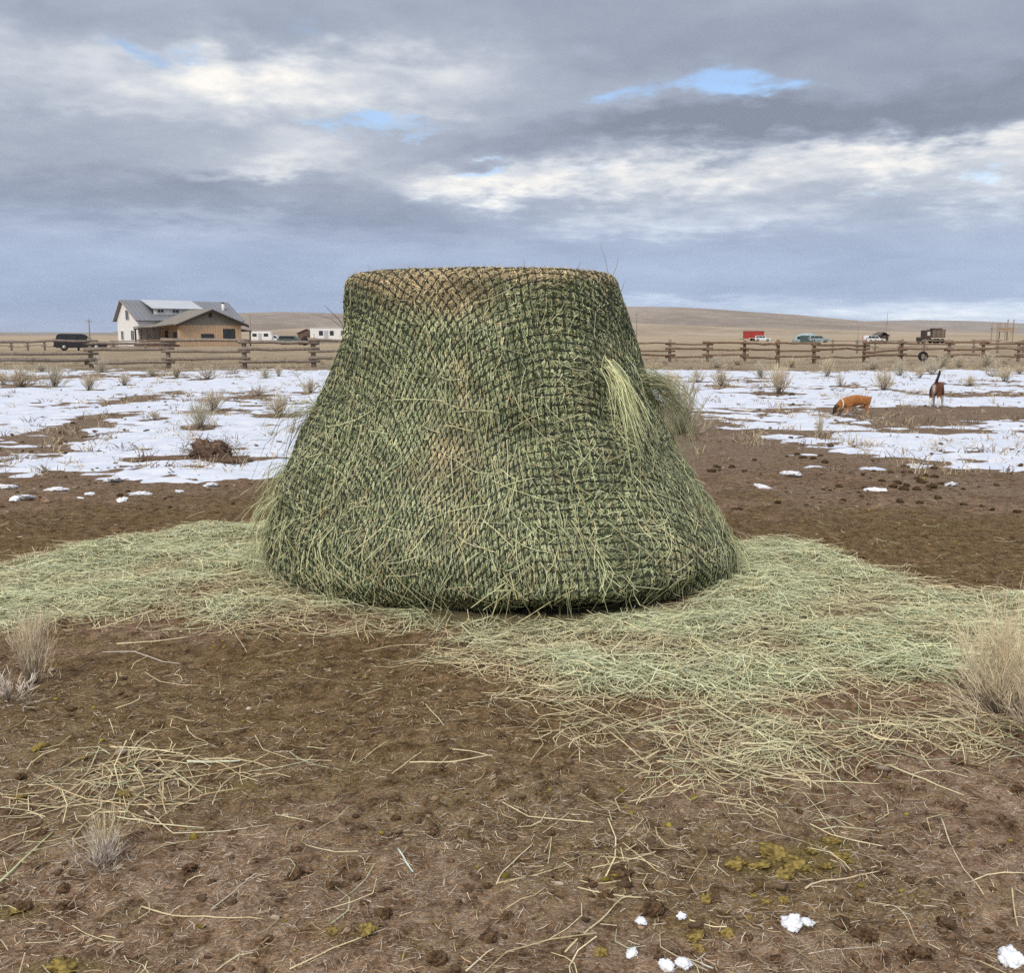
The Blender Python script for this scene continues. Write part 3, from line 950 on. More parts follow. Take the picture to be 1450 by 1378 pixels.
    q = at(404, 588, 6.45)
    tuft(448, 582, q, 80, .28, (.4, 1.0), HAY_LIGHT * .85, 'small green bunch of hay poking through the net', .35)
    for (px, py, tx, ty, nn) in ((388, 700, 366, 760, 90), (400, 660, 378, 720, 70), (384, 750, 372, 800, 90), (1010, 730, 1010, 800, 90), (1030, 760, 1045, 830, 70), (975, 690, 985, 740, 40), (720, 700, 712, 760, 40), (640, 560, 655, 640, 30), (790, 740, 800, 860, 60)):
        ph, sg = bale_ps(px, py); Y0 = bale_P(np.array([ph]), np.array([sg]))[0][0][1]
        t = at(tx, ty, Y0 - .06); t[2] = max(t[2], .03)
        tuft(px, py, t, nn // 2, .30, (.5, 1.25), HAY_LIGHT * 1.05, 'wisp of pale hay pulled through the net', .06)
    # two dark dry weed stalks standing out at the shoulder, a few seed stalks on top
    for (a, bpt, r0) in (((497, 480), (459, 432), .0030), ((492, 470), (440, 445), .0018)):
        p0_, p1_ = at(a[0], a[1], 6.3), at(bpt[0], bpt[1], 6.3)
        mb = MB(); mid = (p0_ + p1_) / 2 + np.array([.01, 0, .015 if r0 > .002 else .03])
        mb.tube([p0_ + INV, mid + INV, p1_ + INV], [r0, r0 * .8, r0 * .4], 5)
        mb.build('weed_stalk', plain('dark_stalk', (.06, .055, .05)), bale)
    for (a, bpt) in (((862, 392), (850, 345)), ((868, 390), (876, 362)), ((742, 382), (741, 366)), ((878, 415), (884, 398)), ((525, 388), (520, 374)), ((660, 382), (668, 370)), ((815, 383), (822, 370))):
        p0_, p1_ = at(a[0], a[1], 6.0), at(bpt[0], bpt[1], 6.0)
        MB().tube([p0_ + INV, (p0_ + p1_) / 2 + INV + np.array([.006, 0, 0]), p1_ + INV], [.0016, .0013, .0006], 4).build('seed_stalk', plain('seed_stalk', (.25, .22, .13)), bale)

    # the net: two families of knotted cord
    Vs, Fs = [], []
    nv = 0
    cords = np.arange(-half, half + 1e-6, CELL)
    ss = np.arange(-half, half + 1e-6, CELL / 2)
    for fam in (0, 1):
        for c in cords:
            u, v = (np.full_like(ss, c), ss) if fam == 0 else (ss, np.full_like(ss, c))
            phi, sig = net_to_surf(u, v); P, S = bale_P(phi, sig)
            ok = sig < S
            if ok.sum() < 4: continue
            N = bale_N(phi, sig)
            knot = np.isclose(np.abs(((ss / CELL) + .5) % 1 - .5), 0, atol=.01)
            P = P + N * np.where(knot, .0115, .0105)[:, None] + rng.normal(0, .0012, P.shape)
            T = np.gradient(P, axis=0); T /= np.maximum(np.linalg.norm(T, axis=1, keepdims=True), 1e-9)
            B = np.cross(T, N)
            rad = np.where(knot, .0036, .0021)[:, None]
            ring = np.stack([P + N * rad, P + B * rad, P - N * rad, P - B * rad], 1)
            ids = np.flatnonzero(ok)
            segs = ids[:-1][np.diff(ids) == 1]
            m = len(ss)
            Vs.append(ring.reshape(-1, 3))
            q = segs[:, None] * 4 + np.arange(4)[None]
            q2 = segs[:, None] * 4 + (np.arange(4)[None] + 1) % 4
            Fs.append(np.stack([q, q2, q2 + 4, q + 4], -1).reshape(-1, 4) + nv)
            nv += m * 4
    V = np.concatenate(Vs); F = np.concatenate(Fs)
    used, inv = np.unique(F, return_inverse=True)
    net = mesh_np('hay_net', V[used], inv.reshape(F.shape), plain('net_cord', (.030, .038, .028), .6, .3, 6., spec=.35), smooth=True)
    tag(net, 'dark green knotted slow-feed net stretched over the whole hay bale', 'net')


build_bale()

# ------------------------------------------------------------------ hay spread on the ground
def build_ground_hay():
    def strands(n, x, y, L, width, lift, col, name, label, bend=.35, K=4, kinked=.25):
        ang = rng.uniform(0, 2 * np.pi, n)
        lat = rng.normal(0, bend, n)
        tilt = rng.normal(0, .10, n)
        pts = []
        kink = np.where(rng.random(n) < kinked, rng.normal(0, .9, n), 0)
        for t in np.linspace(-.5, .5, K):
            a = ang + lat * t * 2 + np.where(t > .1, kink, 0) * (t - .1)
            px = x + np.cos(a) * L * t; py = y + np.sin(a) * L * t
            pz = gz(px, py) + lift + np.maximum(tilt * L * t, -lift * .8) + .003
            pts.append(np.stack([px, py, pz], 1))
        pts = np.stack(pts, 1)
        side = np.stack([-np.sin(ang), np.cos(ang), rng.normal(0, .5, n)], 1)
        V, F, C = ribbons(pts, width, side, col)
        return tag(mesh_np(name, V, F, M_STRAW, None, C), label, name.split('_')[-1] if False else 'hay', kind='stuff')

    def cands(n, x0, x1, y0, y1): return rng.uniform(x0, x1, n), rng.uniform(y0, y1, n)

    def colours(n, green):
        u = rng.random(n)
        g = green[:, None] if hasattr(green, '__len__') else green
        c = np.where((u < .46)[:, None], np.array([.64, .66, .43]), np.where((u < .78)[:, None], np.array([.47, .52, .32]), np.where((u < .94)[:, None], HAY_STRAW * 1.15, np.array([.25, .23, .12]))))
        s = np.where((u < .6)[:, None], np.array([.57, .485, .295]), np.where((u < .85)[:, None], np.array([.44, .35, .20]), np.array([.40, .42, .26])))
        return (c * g + s * (1 - g)) * rng.uniform(.72, 1.15, (n, 1))
    # the mat
    x, y = cands(330000, -5.6, 5.6, 2.6, 9.)
    dn = hay_density(x, y)
    bd = np.hypot(x - BALE_C[0], y - BALE_C[1])
    k = (rng.random(len(x)) < np.clip(dn, 0, 1) ** 1.15 * np.where(y < 4., 1., np.clip(1.15 - .1 * (y - 4), .5, 1)) * .62) & (bd > np.where((y < 5.6) & (np.abs(x - .30) < .75), 1.50, np.where((y < 6.2) & (np.abs(x - .15) < 1.0), 1.36, 1.15)))
    x, y, dn = x[k], y[k], dn[k]
    n = len(x)
    if n > 66000:
        sel = rng.permutation(n)[:66000]; x, y, dn = x[sel], y[sel], dn[sel]; n = len(x)
    green = np.clip(sstep(dn, .35, .9) * 1.1 + .15 * fbm(x / .8, y / .8, 3, .5, 95), 0, 1)
    lift = rng.random(n) ** 1.4 * (.004 + .055 * dn * (.6 + fbm(x / .5, y / .5, 2, .5, 96)).clip(.2, 1.4))
    L = rng.uniform(.09, .32, n) * np.where(rng.random(n) < .10, 1.6, 1.)
    strands(n, x, y, L, rng.uniform(.0018, .0044, n), lift, colours(n, green), 'spilled_hay', 'pale green hay spilled in a wide loose mat around the netted bale', .5, 4)
    # straw thinly strewn over the bare earth
    x, y = cands(60000, -5., 5., 1.75, 8.8)
    dn = hay_density(x, y)
    keep = rng.random(len(x)) < (.030 + .12 * np.clip(fbm(x / .6, y / .6, 3, .6, 97), 0, 1) + .25 * np.clip(dn, 0, .4)) * np.clip(1.3 - .12 * y, .25, 1)
    keep &= np.hypot(x - BALE_C[0], y - BALE_C[1]) > 1.45
    x, y = x[keep], y[keep]; n = len(x)
    strands(n, x, y, rng.uniform(.05, .22, n) * np.where(rng.random(n) < .08, 1.7, 1), rng.uniform(.0014, .0036, n), rng.random(n) ** 2 * .012, colours(n, .15) * 1.08, 'strewn_straw',
            'single dry yellow straws strewn over the bare brown earth', .35, 4)
    # crumbs of chaff and bleached stem
    x, y = cands(120000, -3.6, 3.6, 1.8, 6.5)
    keep = (rng.random(len(x)) < np.clip(1.5 - .24 * y, .12, 1) * np.clip(.5 + 1.1 * fbm(x / .45, y / .45, 3, .6, 98), .08, 1))
    x, y = x[keep], y[keep]; n = len(x)
    cc = np.where((rng.random(n) < .5)[:, None], np.array([.50, .42, .32]), np.array([.38, .28, .17])) * rng.uniform(.55, 1.25, (n, 1))
    strands(n, x, y, rng.uniform(.008, .045, n), rng.uniform(.0008, .0022, n), rng.random(n) ** 2 * .006, cc, 'plant_litter', 'fine crumbs of bleached dead stems littering the foreground earth', .12, 3, .05)


build_ground_hay()

# ------------------------------------------------------------------ small materials
M_LOG = plain('weathered_log', (.235, .19, .155), .9, .35, 7., bump=.01)
M_LOG2 = plain('brown_log', (.195, .128, .086), .9, .35, 7., bump=.01)
M_GLASS = plain('dark_glass', (.03, .035, .04), .15, .2, 1., spec=.5)
M_WHITE = plain('white_siding', (.74, .74, .73), .7, .05, 2.)
M_TAN = plain('tan_boards', (.54, .385, .255), .8, .10, 1.5)
M_ROOF = plain('grey_metal_roof', (.17, .18, .20), .5, .12, .6, spec=.4)
M_ROOF_L = plain('pale_metal_roof', (.42, .45, .48), .45, .08, .6, spec=.4)
M_SHING = plain('brown_shingle_roof', (.21, .19, .165), .9, .15, 2.)
M_DARKT = plain('dark_trim', (.045, .032, .028), .7, .2, 2.)
M_GREYP = plain('grey_gable', (.23, .22, .20), .8, .12, 2.)
M_TYRE = plain('tyre_rubber', (.02, .02, .02), .9, .2, 6.)
M_STEEL = plain('steel_rim', (.35, .35, .36), .4, .1, 6., metal=.6)
M_PORCH = plain('porch_timber', (.10, .065, .045), .85, .3, 3.)
M_WOODP = plain('pale_timber', (.36, .27, .19), .85, .2, 3.)

# ------------------------------------------------------------------ pole fences
def log_mesh(name, a, b, r0, r1, mat, parent, seed, n=7, segs=5):
    rg = np.random.default_rng(seed)
    a, b = np.array(a, float), np.array(b, float)
    mb = MB(); pts = []; rad = []
    Lg = np.linalg.norm(b - a)
    for i in range(segs + 1):
        t = i / segs
        pts.append(a + (b - a) * t + rg.normal(0, .0045 * Lg, 3) * np.array([.3, .6, 1.]) * (0 < i < segs))
        rad.append((r0 + (r1 - r0) * t) * rg.uniform(.9, 1.1))
    mb.tube(pts, rad, n)
    return mb.build(name, mat, parent, smooth=True)


def pole_fence(posts, zr, label, mat, rp=.105, rr=.078, top=1.32, stagger=.05, post_mats=None, skip=()):
    """posts: ground points in order; rails lapped at every post."""
    c = posts[len(posts) // 2]
    f = empty('pole_fence', (c[0], c[1], float(gz(c[0], c[1]))), 0, label, 'fence')
    off = np.array(f.location)
    for i, p in enumerate(posts):
        z0 = float(gz(p[0], p[1]))
        rg = np.random.default_rng(300 + i)
        h = top * rg.uniform(.96, 1.07)
        lean = rg.normal(0, .02, 2)
        m = (post_mats or {}).get(i, mat)
        log_mesh('post', np.array([p[0], p[1], z0 - .15]) - off, np.array([p[0] + lean[0], p[1] + lean[1], z0 + h]) - off, rp * 1.1, rp * rg.uniform(.85, 1.05), m, f, 310 + i, 8, 3)
    for i in range(len(posts) - 1):
        if i in skip: continue
        a, b = posts[i], posts[i + 1]
        d = np.array([b[0] - a[0], b[1] - a[1]]); d /= np.linalg.norm(d)
        for k, z in enumerate(zr):
            rg = np.random.default_rng(400 + i * 7 + k)
            sg = stagger if (i + k) % 2 else -stagger
            za, zb = (float(gz(q[0], q[1])) + z + sg + rg.normal(0, .025) for q in (a, b))
            nrm = np.array([-d[1], d[0]]) * (rp + rr * .6) * (-1 if (i % 2) else -.9)
            pa = np.array([a[0] - d[0] * .28 + nrm[0], a[1] - d[1] * .28 + nrm[1], za]) - off
            pb = np.array([b[0] + d[0] * .28 + nrm[0], b[1] + d[1] * .28 + nrm[1], zb]) - off
            r = rr * rg.uniform(.85, 1.2)
            log_mesh('rail', pa, pb, r, r * .8, mat, f, 500 + i * 11 + k)
    return f


def gpt(px, D): return at(px, 475, D)[:2]


pole_fence([gpt(-190, 38), gpt(-16, 41.5), gpt(127, 44), gpt(237, 45), gpt(345, 45.5), gpt(443, 46.5), gpt(536, 48), gpt(625, 49.5), gpt(708, 51), gpt(785, 52.5)],
           (.36, .80, 1.20), 'weathered three-rail log fence in front of the houses', M_LOG, stagger=.06)
pole_fence([gpt(838, 55), gpt(892, 56), gpt(949, 57), gpt(1003, 57), gpt(1055, 56), gpt(1103, 52), gpt(1154, 53), gpt(1225, 55), gpt(1278, 57), gpt(1345, 57.5), gpt(1394, 57), gpt(1444, 57), gpt(1500, 57), gpt(1560, 57)],
           (.34, .70, 1.05), 'brown three-rail log fence crossing behind the two dogs', M_LOG2, rp=.085, rr=.062, top=1.22, stagger=.04, post_mats={2: M_LOG, 3: M_LOG, 9: M_LOG, 11: M_LOG})
pole_fence([gpt(x, 98) for x in (-60, -20, 15, 38, 62, 110, 160, 205)], (.45, .85), 'low far rail fence in the dry grass beside the dark parked car', M_LOG, rp=.10, rr=.05, top=1.0)
pole_fence([gpt(x, 84) for x in (1180, 1215, 1240, 1275, 1310, 1345, 1380, 1414, 1450, 1490)], (.5, 1.0), 'thin far pen fence behind the brown log fence', M_LOG, rp=.08, rr=.045, top=1.15)

# an old tyre leaning on the brown fence
def torus(name, c, R0, r0, mat, parent=None, tilt=0., rz=0., n=20, m=8):
    mb = MB(); V = []; F = []
    for i in range(n):
        a = 2 * math.pi * i / n
        for j in range(m):
            b = 2 * math.pi * j / m
            rr = R0 + r0 * math.cos(b)
            V.append((rr * math.cos(a), r0 * 1.3 * math.sin(b), rr * math.sin(a)))
            F.append((i * m + j, ((i + 1) % n) * m + j, ((i + 1) % n) * m + (j + 1) % m, i * m + (j + 1) % m))
    mb.add(V, F)
    o = mb.build(name, mat, parent, smooth=True)
    o.location = tuple(c); o.rotation_euler = (tilt, 0, rz)
    return o


p = gpt(1309, 56.5)
ty = empty('discarded_tyre', (p[0], p[1], float(gz(p[0], p[1]))), 0, 'old worn tyre leaning against the brown log fence', 'tyre')
torus('tread', (0, 0, .30), .21, .085, M_TYRE, ty, R(-8))
torus('rim_edge', (0, 0, .30), .135, .02, plain('rust', (.12, .06, .035)), ty, R(-8), n=16, m=6)

# ------------------------------------------------------------------ shrubs
def shrub_meshes(seed, n_stem, spread, tone):
    rg = np.random.default_rng(seed)
    # woody stems
    a = rg.uniform(0, 2 * np.pi, n_stem); el = np.abs(rg.normal(0, spread, n_stem)).clip(0, 1.35)
    L = rg.uniform(.55, 1.0, n_stem) * (1 - .25 * el / 1.4)
    b0 = np.stack([np.cos(a), np.sin(a), 0 * a], 1) * rg.uniform(0, .07, n_stem)[:, None]
    D = np.stack([np.cos(a) * np.sin(el), np.sin(a) * np.sin(el), np.cos(el)], 1)
    wob = rg.normal(0, .05, (n_stem, 3))
    ts = np.linspace(0, 1, 5)
    P = np.stack([b0 + D * (L * t)[:, None] + wob * np.sin(t * 3.0) + np.array([0, 0, .12]) * (t * t) * np.sin(el)[:, None] for t in ts], 1)
    dark = np.array([.085, .065, .055]) * rg.uniform(.7, 1.4, (n_stem, 1)); pale = np.array(tone) * rg.uniform(.7, 1.1, (n_stem, 1))
    V1, F1, C1 = ribbons(P, rg.uniform(.014, .028, n_stem), rg.normal(0, 1, (n_stem, 3)), dark, pale, (1., .35))
    # fine twigs from along the stems
    k = 12
    n2 = n_stem * k
    idx = np.repeat(np.arange(n_stem), k); t0 = rg.uniform(.35, .98, n2)
    f = t0 * 4; i0 = np.minimum(f.astype(int), 3); fr = (f - i0)[:, None]
    st = P[idx, i0] * (1 - fr) + P[idx, i0 + 1] * fr
    D2 = D[idx] * .8 + rg.normal(0, .32, (n2, 3)) + np.array([0, 0, .45])
    D2 /= np.linalg.norm(D2, axis=1, keepdims=True)
    L2 = rg.uniform(.10, .30, n2)
    P2 = np.stack([st, st + D2 * (L2 * .5)[:, None] + rg.normal(0, .008, (n2, 3)), st + D2 * L2[:, None]], 1)
    c = np.array(tone) * rg.uniform(.72, 1.22, (n2, 1)) * rg.uniform(.95, 1.05, (n2, 3))
    V2, F2, C2 = ribbons(P2, rg.uniform(.010, .020, n2), rg.normal(0, 1, (n2, 3)), c * .8, c, (1., .4))
    return (V1, F1, C1), (V2, F2, C2)


def shrub_proto(seed, n_stem, spread, tone):
    r = empty('sage_shrub', (0, 0, 0))
    A, B = shrub_meshes(seed, n_stem, spread, tone)
    mesh_np('woody_stems', A[0], A[1], M_TWIG, r, A[2])
    mesh_np('twigs', B[0], B[1], M_TWIG, r, B[2])
    return r


SH_TONES = [(.64, .56, .42), (.58, .53, .40), (.66, .565, .41), (.56, .51, .41)]
SHRUB_FULL = 1.15
protos = [shrub_proto(600 + i, (70, 85, 60, 50)[i], (.62, .75, .5, .85)[i], SH_TONES[i]) for i in range(4)]
protos_used = [False] * 4


def place_shrub(i, p, h, wfac, rz, label, group):
    o = protos[i] if not protos_used[i] else copy_tree(protos[i])
    protos_used[i] = True
    o.location = (p[0], p[1], float(gz(p[0], p[1])) - .02 * h); o.rotation_euler = (0, 0, rz)
    o.scale = (h * wfac, h * wfac, h)
    tag(o, label, 'shrub', group)
    return o


SH_LABEL = {(284, 607): 'grey clump of shrub on bare soil near the dark dung mound', (302, 582): 'wispy pale shrub just behind the grey clump near the dung mound',
            (1104, 558): 'big rounded pale sagebrush on the snow facing the brown fence', (1252, 553): 'rounded pale sagebrush standing in snow between the two dogs',
            (962, 615): 'tall dry tan weeds growing directly behind the side of the bale', (948, 560): 'grey green weeds behind the bale under the sticking-out hay',
            (1160, 618): 'thin upright dead weed in the snow before the orange dog', (396, 589): 'grey sagebrush in the snow close beside the hay bale',
            (30, 548): 'widest low sagebrush thicket in front of the weathered fence', (1190, 547): 'slim leaning pale shrub just behind the orange dog'}
for k, (px, py, w_, h_) in enumerate(SHRUBS):
    p = on_ground(px, py)
    h = h_ / FPX * p[1] * 1.05; wfac = (w_ / h_) / 1.25
    lb = SH_LABEL.get((px, py))
    if lb is None:
        lb = 'small pale dry sagebrush in the snow before the weathered fence' if px < 700 else 'small pale dry sagebrush in the snow before the brown fence'
        gp = 'sagebrush before the weathered fence' if px < 700 else 'sagebrush before the brown fence'
    else: gp = None
    place_shrub(k % 4, p, h, min(wfac * SHRUB_FULL, 1.6), k * 1.37, lb, gp)


def big_shrub(px, py, h, wd, seed, tone, label, n_stem=150, lean=(0, 0), spread=.55):
    """A foreground shrub with many fine stems of its own."""
    p = on_ground(px, py)
    r = empty('dry_shrub', (p[0], p[1], p[2] - .01), 0, label, 'shrub')
    A, B = shrub_meshes(seed, n_stem, spread, tone)
    for nm, (V, F, C) in (('woody_stems', A), ('twigs', B)):
        V = V * np.array([wd, wd, h])
        # blades keep a real thickness: pull each pair of edge points together
        Q = V.reshape(-1, 2, 3); m = Q.mean(1, keepdims=True)
        Q = m + (Q - m) * min(1., (.16 if nm == 'woody_stems' else .13) / h)
        V = Q.reshape(-1, 3)
        V[:, 0] += lean[0] * V[:, 2]; V[:, 1] += lean[1] * V[:, 2]
        mesh_np(nm, V, F, M_TWIG, r, C)
    return r


big_shrub(1412, 1012, .47, .46, 701, (.78, .67, .46), 'large bushy dry tan shrub rooted where the hay mat ends', 150, (.08, .05), .55)
big_shrub(1475, 1035, .36, .52, 702, (.74, .63, .46), 'greyer dry shrub growing against the large bushy tan shrub', 110, (.1, 0), .8)
big_shrub(48, 968, .34, .26, 703, (.80, .69, .50), 'dry upright bunch of grey stems at the fringe of the hay', 110, (0, 0), .28)
big_shrub(12, 992, .13, .26, 704, (.68, .60, .50), 'low sprawling grey twigs beside the upright bunch of stems', 40, (0, 0), 1.0)
big_shrub(150, 1215, .185, .10, 705, (.86, .76, .52), 'short stubby tuft of bleached stems on the bare earth', 30, (0, 0), .45)
big_shrub(140, 1228, .12, .15, 706, (.62, .56, .48), 'low grey tangle at the foot of the bleached tuft', 40, (0, 0), .9)

# ------------------------------------------------------------------ clods, droppings, lumps of snow, moss
def lump_mesh(name, seed, sub, rough, flat, mat, cols):
    bm = bmesh.new(); bmesh.ops.create_icosphere(bm, subdivisions=sub, radius=1.)
    rg = np.random.default_rng(seed)
    V = np.array([v.co[:] for v in bm.verts]); F = [[v.index for v in f.verts] for f in bm.faces]; bm.free()
    d = 1 + rough * fbm(V[:, 0] * 1.6 + seed, V[:, 1] * 1.6 + V[:, 2] * 1.9, 6, .68, seed % 50) + rough * .03 * rg.normal(0, 1, len(V))
    V = V * d[:, None] * np.array([1, rg.uniform(.7, 1.), flat])
    me = bpy.data.meshes.new(name); me.from_pydata(V.tolist(), [], F)
    t = sstep(fbm(V[:, 0] * 2 + 3, V[:, 1] * 2 + V[:, 2], 3, .6, 7), -.3, .3)[:, None]
    c = np.ones((len(V), 4), np.float32); c[:, :3] = np.array(cols[0]) * (1 - t) + np.array(cols[1]) * t
    a = me.attributes.new('Col', 'FLOAT_COLOR', 'POINT'); a.data.foreach_set('color', c.ravel())
    me.materials.append(mat)
    me.polygons.foreach_set('use_smooth', np.ones(len(F), bool))
    return me


clods = [lump_mesh('dirt_clod', 800 + i, 4, 1.15, .45, M_CLOD, ((.040, .023, .012), (.135, .085, .048))) for i in range(5)]
droppings = [lump_mesh('dung_ball', 820 + i, 3, .85, .55, M_CLOD, ((.030, .021, .011), (.075, .052, .026))) for i in range(4)]
M_MOSS = vcol_mat('moss', .95, .1, .5, 90.)
mosses = [lump_mesh('moss_clump', 830 + i, 4, 1.2, .25, M_MOSS, ((.10, .068, .022), (.30, .225, .070))) for i in range(3)]
M_SNOWL = plain('snow_lump', (.70, .72, .76), .6, .05, 20.)
snows = [lump_mesh('snow_lump', 840 + i, 4, 1.0, .36, M_SNOWL, ((1, 1, 1), (1, 1, 1))) for i in range(3)]


def scatter(name, meshes, px, py, size_px, label, cat, group, sink=.75, i=0, asp=None):
    p = on_ground(px, py)
    s = size_px / FPX * p[1] * .5
    o = bpy.data.objects.new(name, meshes[i % len(meshes)])
    o.location = (p[0], p[1], p[2] + s * .62 * (1 - sink) * .8)
    o.rotation_euler = (random.uniform(-.3, .3), random.uniform(-.3, .3), random.uniform(0, 6.28))
    o.scale = (s * (asp or 1.), s, s)
    link(o); tag(o, label, cat, group)
    return o


CL = [(543, 1295, 26), (416, 1240, 24), (268, 1230, 22), (610, 1180, 20), (515, 1280, 14), (420, 1205, 18), (880, 1240, 30), (925, 1290, 34), (505, 1245, 14), (300, 1250, 14), (470, 1255, 18), (690, 1330, 28), (620, 1360, 30), (560, 1160, 16),
      (1255, 1238, 18), (1218, 1275, 16), (1288, 1248, 14), (1340, 1308, 26), (1300, 1350, 34), (1280, 1360, 26), (1190, 1310, 30), (1225, 1325, 34), (1440, 1118, 18), (1352, 1080, 16), (1420, 1160, 14), (860, 1270, 22), (835, 1255, 20), (900, 1200, 16), (1015, 1275, 18),
      (1400, 1320, 16), (90, 1260, 18), (35, 1285, 24), (180, 1085, 20), (445, 1068, 16), (330, 1280, 12), (720, 1300, 20), (690, 1255, 14), (960, 1232, 14), (780, 1180, 14), (650, 1280, 12), (380, 1330, 14), (240, 1325, 10), (1130, 1150, 12), (1060, 1330, 14), (740, 1130, 12),
      (330, 1180, 12), (60, 1180, 16), (200, 1040, 16), (100, 1005, 14), (310, 1055, 12), (820, 1330, 20), (1100, 1360, 18), (30, 1100, 14), (1240, 1180, 10), (1310, 1170, 12), (1380, 1240, 12)]
for i, (x, y, s) in enumerate(CL):
    scatter('dirt_clod', clods, x, y, s, 'dark crumbly clod of earth lying on the bare foreground soil', 'clod', 'earth clods in the foreground', i=i)
rg_ = np.random.default_rng(77)
DB = [(1262, 690), (1272, 684), (1285, 688), (1296, 678), (1305, 684), (1318, 690), (1290, 670), (1278, 694), (1310, 674), (1330, 686), (1250, 682), (1262, 670), (1300, 694), (1325, 676), (1285, 662), (1240, 668), (1320, 664)]
for i, (x, y) in enumerate(DB):
    scatter('dung_ball', droppings, x + rg_.uniform(-3, 3), y, rg_.uniform(8, 17), 'dark dropping in the dung heap at the edge of the snow', 'dung', 'dung heap by the snow', i=i)
DC = [(1112, 647), (1128, 644), (1136, 649), (1152, 650), (1163, 646), (1170, 655), (1056, 668), (1070, 652), (1014, 662), (1008, 668), (1175, 695), (1190, 690), (1225, 692), (1165, 694), (1150, 705), (1196, 709), (1275, 711), (1300, 713), (1100, 712), (1140, 716), (1045, 722), (1385, 690), (1365, 693), (1410, 688), (1390, 718), (1405, 722), (1365, 716),
      (1035, 662), (1160, 712), (1220, 704), (1330, 706), (60, 593), (75, 597), (105, 600), (88, 614), (155, 608), (120, 620), (45, 640), (8, 614), (180, 697), (168, 702), (60, 690), (40, 705), (320, 640), (345, 655), (205, 612), (1440, 725), (1445, 560), (1120, 560), (330, 545), (200, 540)]
for i, (x, y) in enumerate(DC):
    scatter('dung_ball', droppings, x + rg_.uniform(-2, 2), y, rg_.uniform(5, 12), 'single dark dropping scattered on the pale ground by the snow', 'dung', 'droppings scattered by the snow', i=i)
MS = [(1098, 1212, 60), (1075, 1228, 44), (1128, 1226, 48), (1150, 1206, 26), (1178, 1192, 34), (1192, 1214, 36), (1168, 1228, 30), (1110, 1240, 40), (1040, 1225, 40), (1205, 1222, 22)]
for i, (x, y, s) in enumerate(MS):
    scatter('moss_clump', mosses, x, y, s * .8, 'yellow green cushion of moss in the bright mossy spot', 'moss', 'moss cushions in the bright spot', .75, i)
MS2 = [(985, 1328, 30), (1000, 1275, 22), (520, 1318, 26), (472, 1320, 18), (90, 1372, 40), (25, 1290, 22), (1085, 1278, 20), (1110, 1276, 18), (1060, 1300, 14), (990, 1345, 20), (1030, 1325, 22), (850, 1350, 20), (55, 1060, 24), (175, 1125, 20), (30, 1130, 20), (118, 1075, 16)]
for i, (x, y, s) in enumerate(MS2):
    scatter('moss_clump', mosses, x, y, s, 'small olive moss cushion growing apart on the brown soil', 'moss', 'moss cushions growing apart', .7, i)
for i, (x, y, s, asp, lb) in enumerate([(1120, 1313, 30, 1.2, 'lumpy white remnant of snow below the bright mossy spot'), (1142, 1310, 26, 1., 'rounded snow lump joined to the lumpy remnant below the moss'), (908, 1308, 20, .8, 'small upright snow crumb beside the crossed straws'), (965, 1300, 14, 1., 'tiny white snow crumb among olive moss'),
                                        (968, 1368, 28, 1.1, 'snow clot half melted at the foot of the moss cushions'), (945, 1372, 24, 1., 'dirty snow clot beside the half melted one'), (1430, 1362, 36, 1., 'white snow clot pressed against a straw on open soil'), (895, 1352, 18, 1.3, 'flat greyish smear of snow on the soil')]):
    scatter('snow_lump', snows, x, y, s, lb, 'snow', None, .3, i, asp)
for i, (x, y, s) in enumerate([(160, 682, 24), (80, 694, 20), (40, 705, 20), (20, 708, 16), (300, 688, 22), (115, 706, 10), (172, 709, 14), (200, 700, 20), (255, 697, 14), (10, 690, 18), (130, 700, 12), (1120, 672, 26), (1240, 695, 20), (1345, 688, 22), (1080, 690, 16)]):
    scatter('snow_lump', snows, x, y, s, 'small melting snow patch left on the trampled brown ground', 'snow', 'melting snow lumps on the trampled ground', .95, i, 1.6)

# mound of dung and old hay on the snow
pm = on_ground(298, 652)
mound = empty('dung_mound', tuple(pm), 0, 'dark brown mound of dung and old hay on the snow', 'mound')
bm_ = lump_mesh('heap', 861, 5, 1.1, .62, M_CLOD, ((.075, .047, .032), (.17, .115, .085)))
o = link(bpy.data.objects.new('heap', bm_), mound); o.scale = (.21, .22, .30); o.location = (0, 0, .06)
o = link(bpy.data.objects.new('spill', lump_mesh('spill', 862, 3, .7, .4, M_CLOD, ((.055, .034, .024), (.12, .08, .055)))), mound); o.scale = (.32, .25, .14); o.location = (.28, -.25, .02)
o = link(bpy.data.objects.new('spill', lump_mesh('spill', 863, 3, .7, .3, M_CLOD, ((.07, .045, .03), (.15, .10, .07)))), mound); o.scale = (.45, .22, .12); o.location = (-.42, 0, .02)
n = 900
st = rng.normal(0, 1, (n, 3)) * np.array([.16, .14, .06]) + np.array([0, 0, .11]); D = rng.normal(0, 1, (n, 3)); D /= np.linalg.norm(D, axis=1, keepdims=True)
D[:, 2] = np.abs(D[:, 2]) * .7
Lg = rng.uniform(.05, .15, n)
V, F, C = ribbons(np.stack([st, st + D * (Lg * .5)[:, None], st + D * Lg[:, None]], 1), rng.uniform(.004, .008, n), rng.normal(0, 1, (n, 3)), np.array([.20, .145, .10]) * rng.uniform(.5, 1.5, (n, 1)))
tag(mesh_np('old_stems', V, F, M_TWIG, mound, C), kind='stuff')

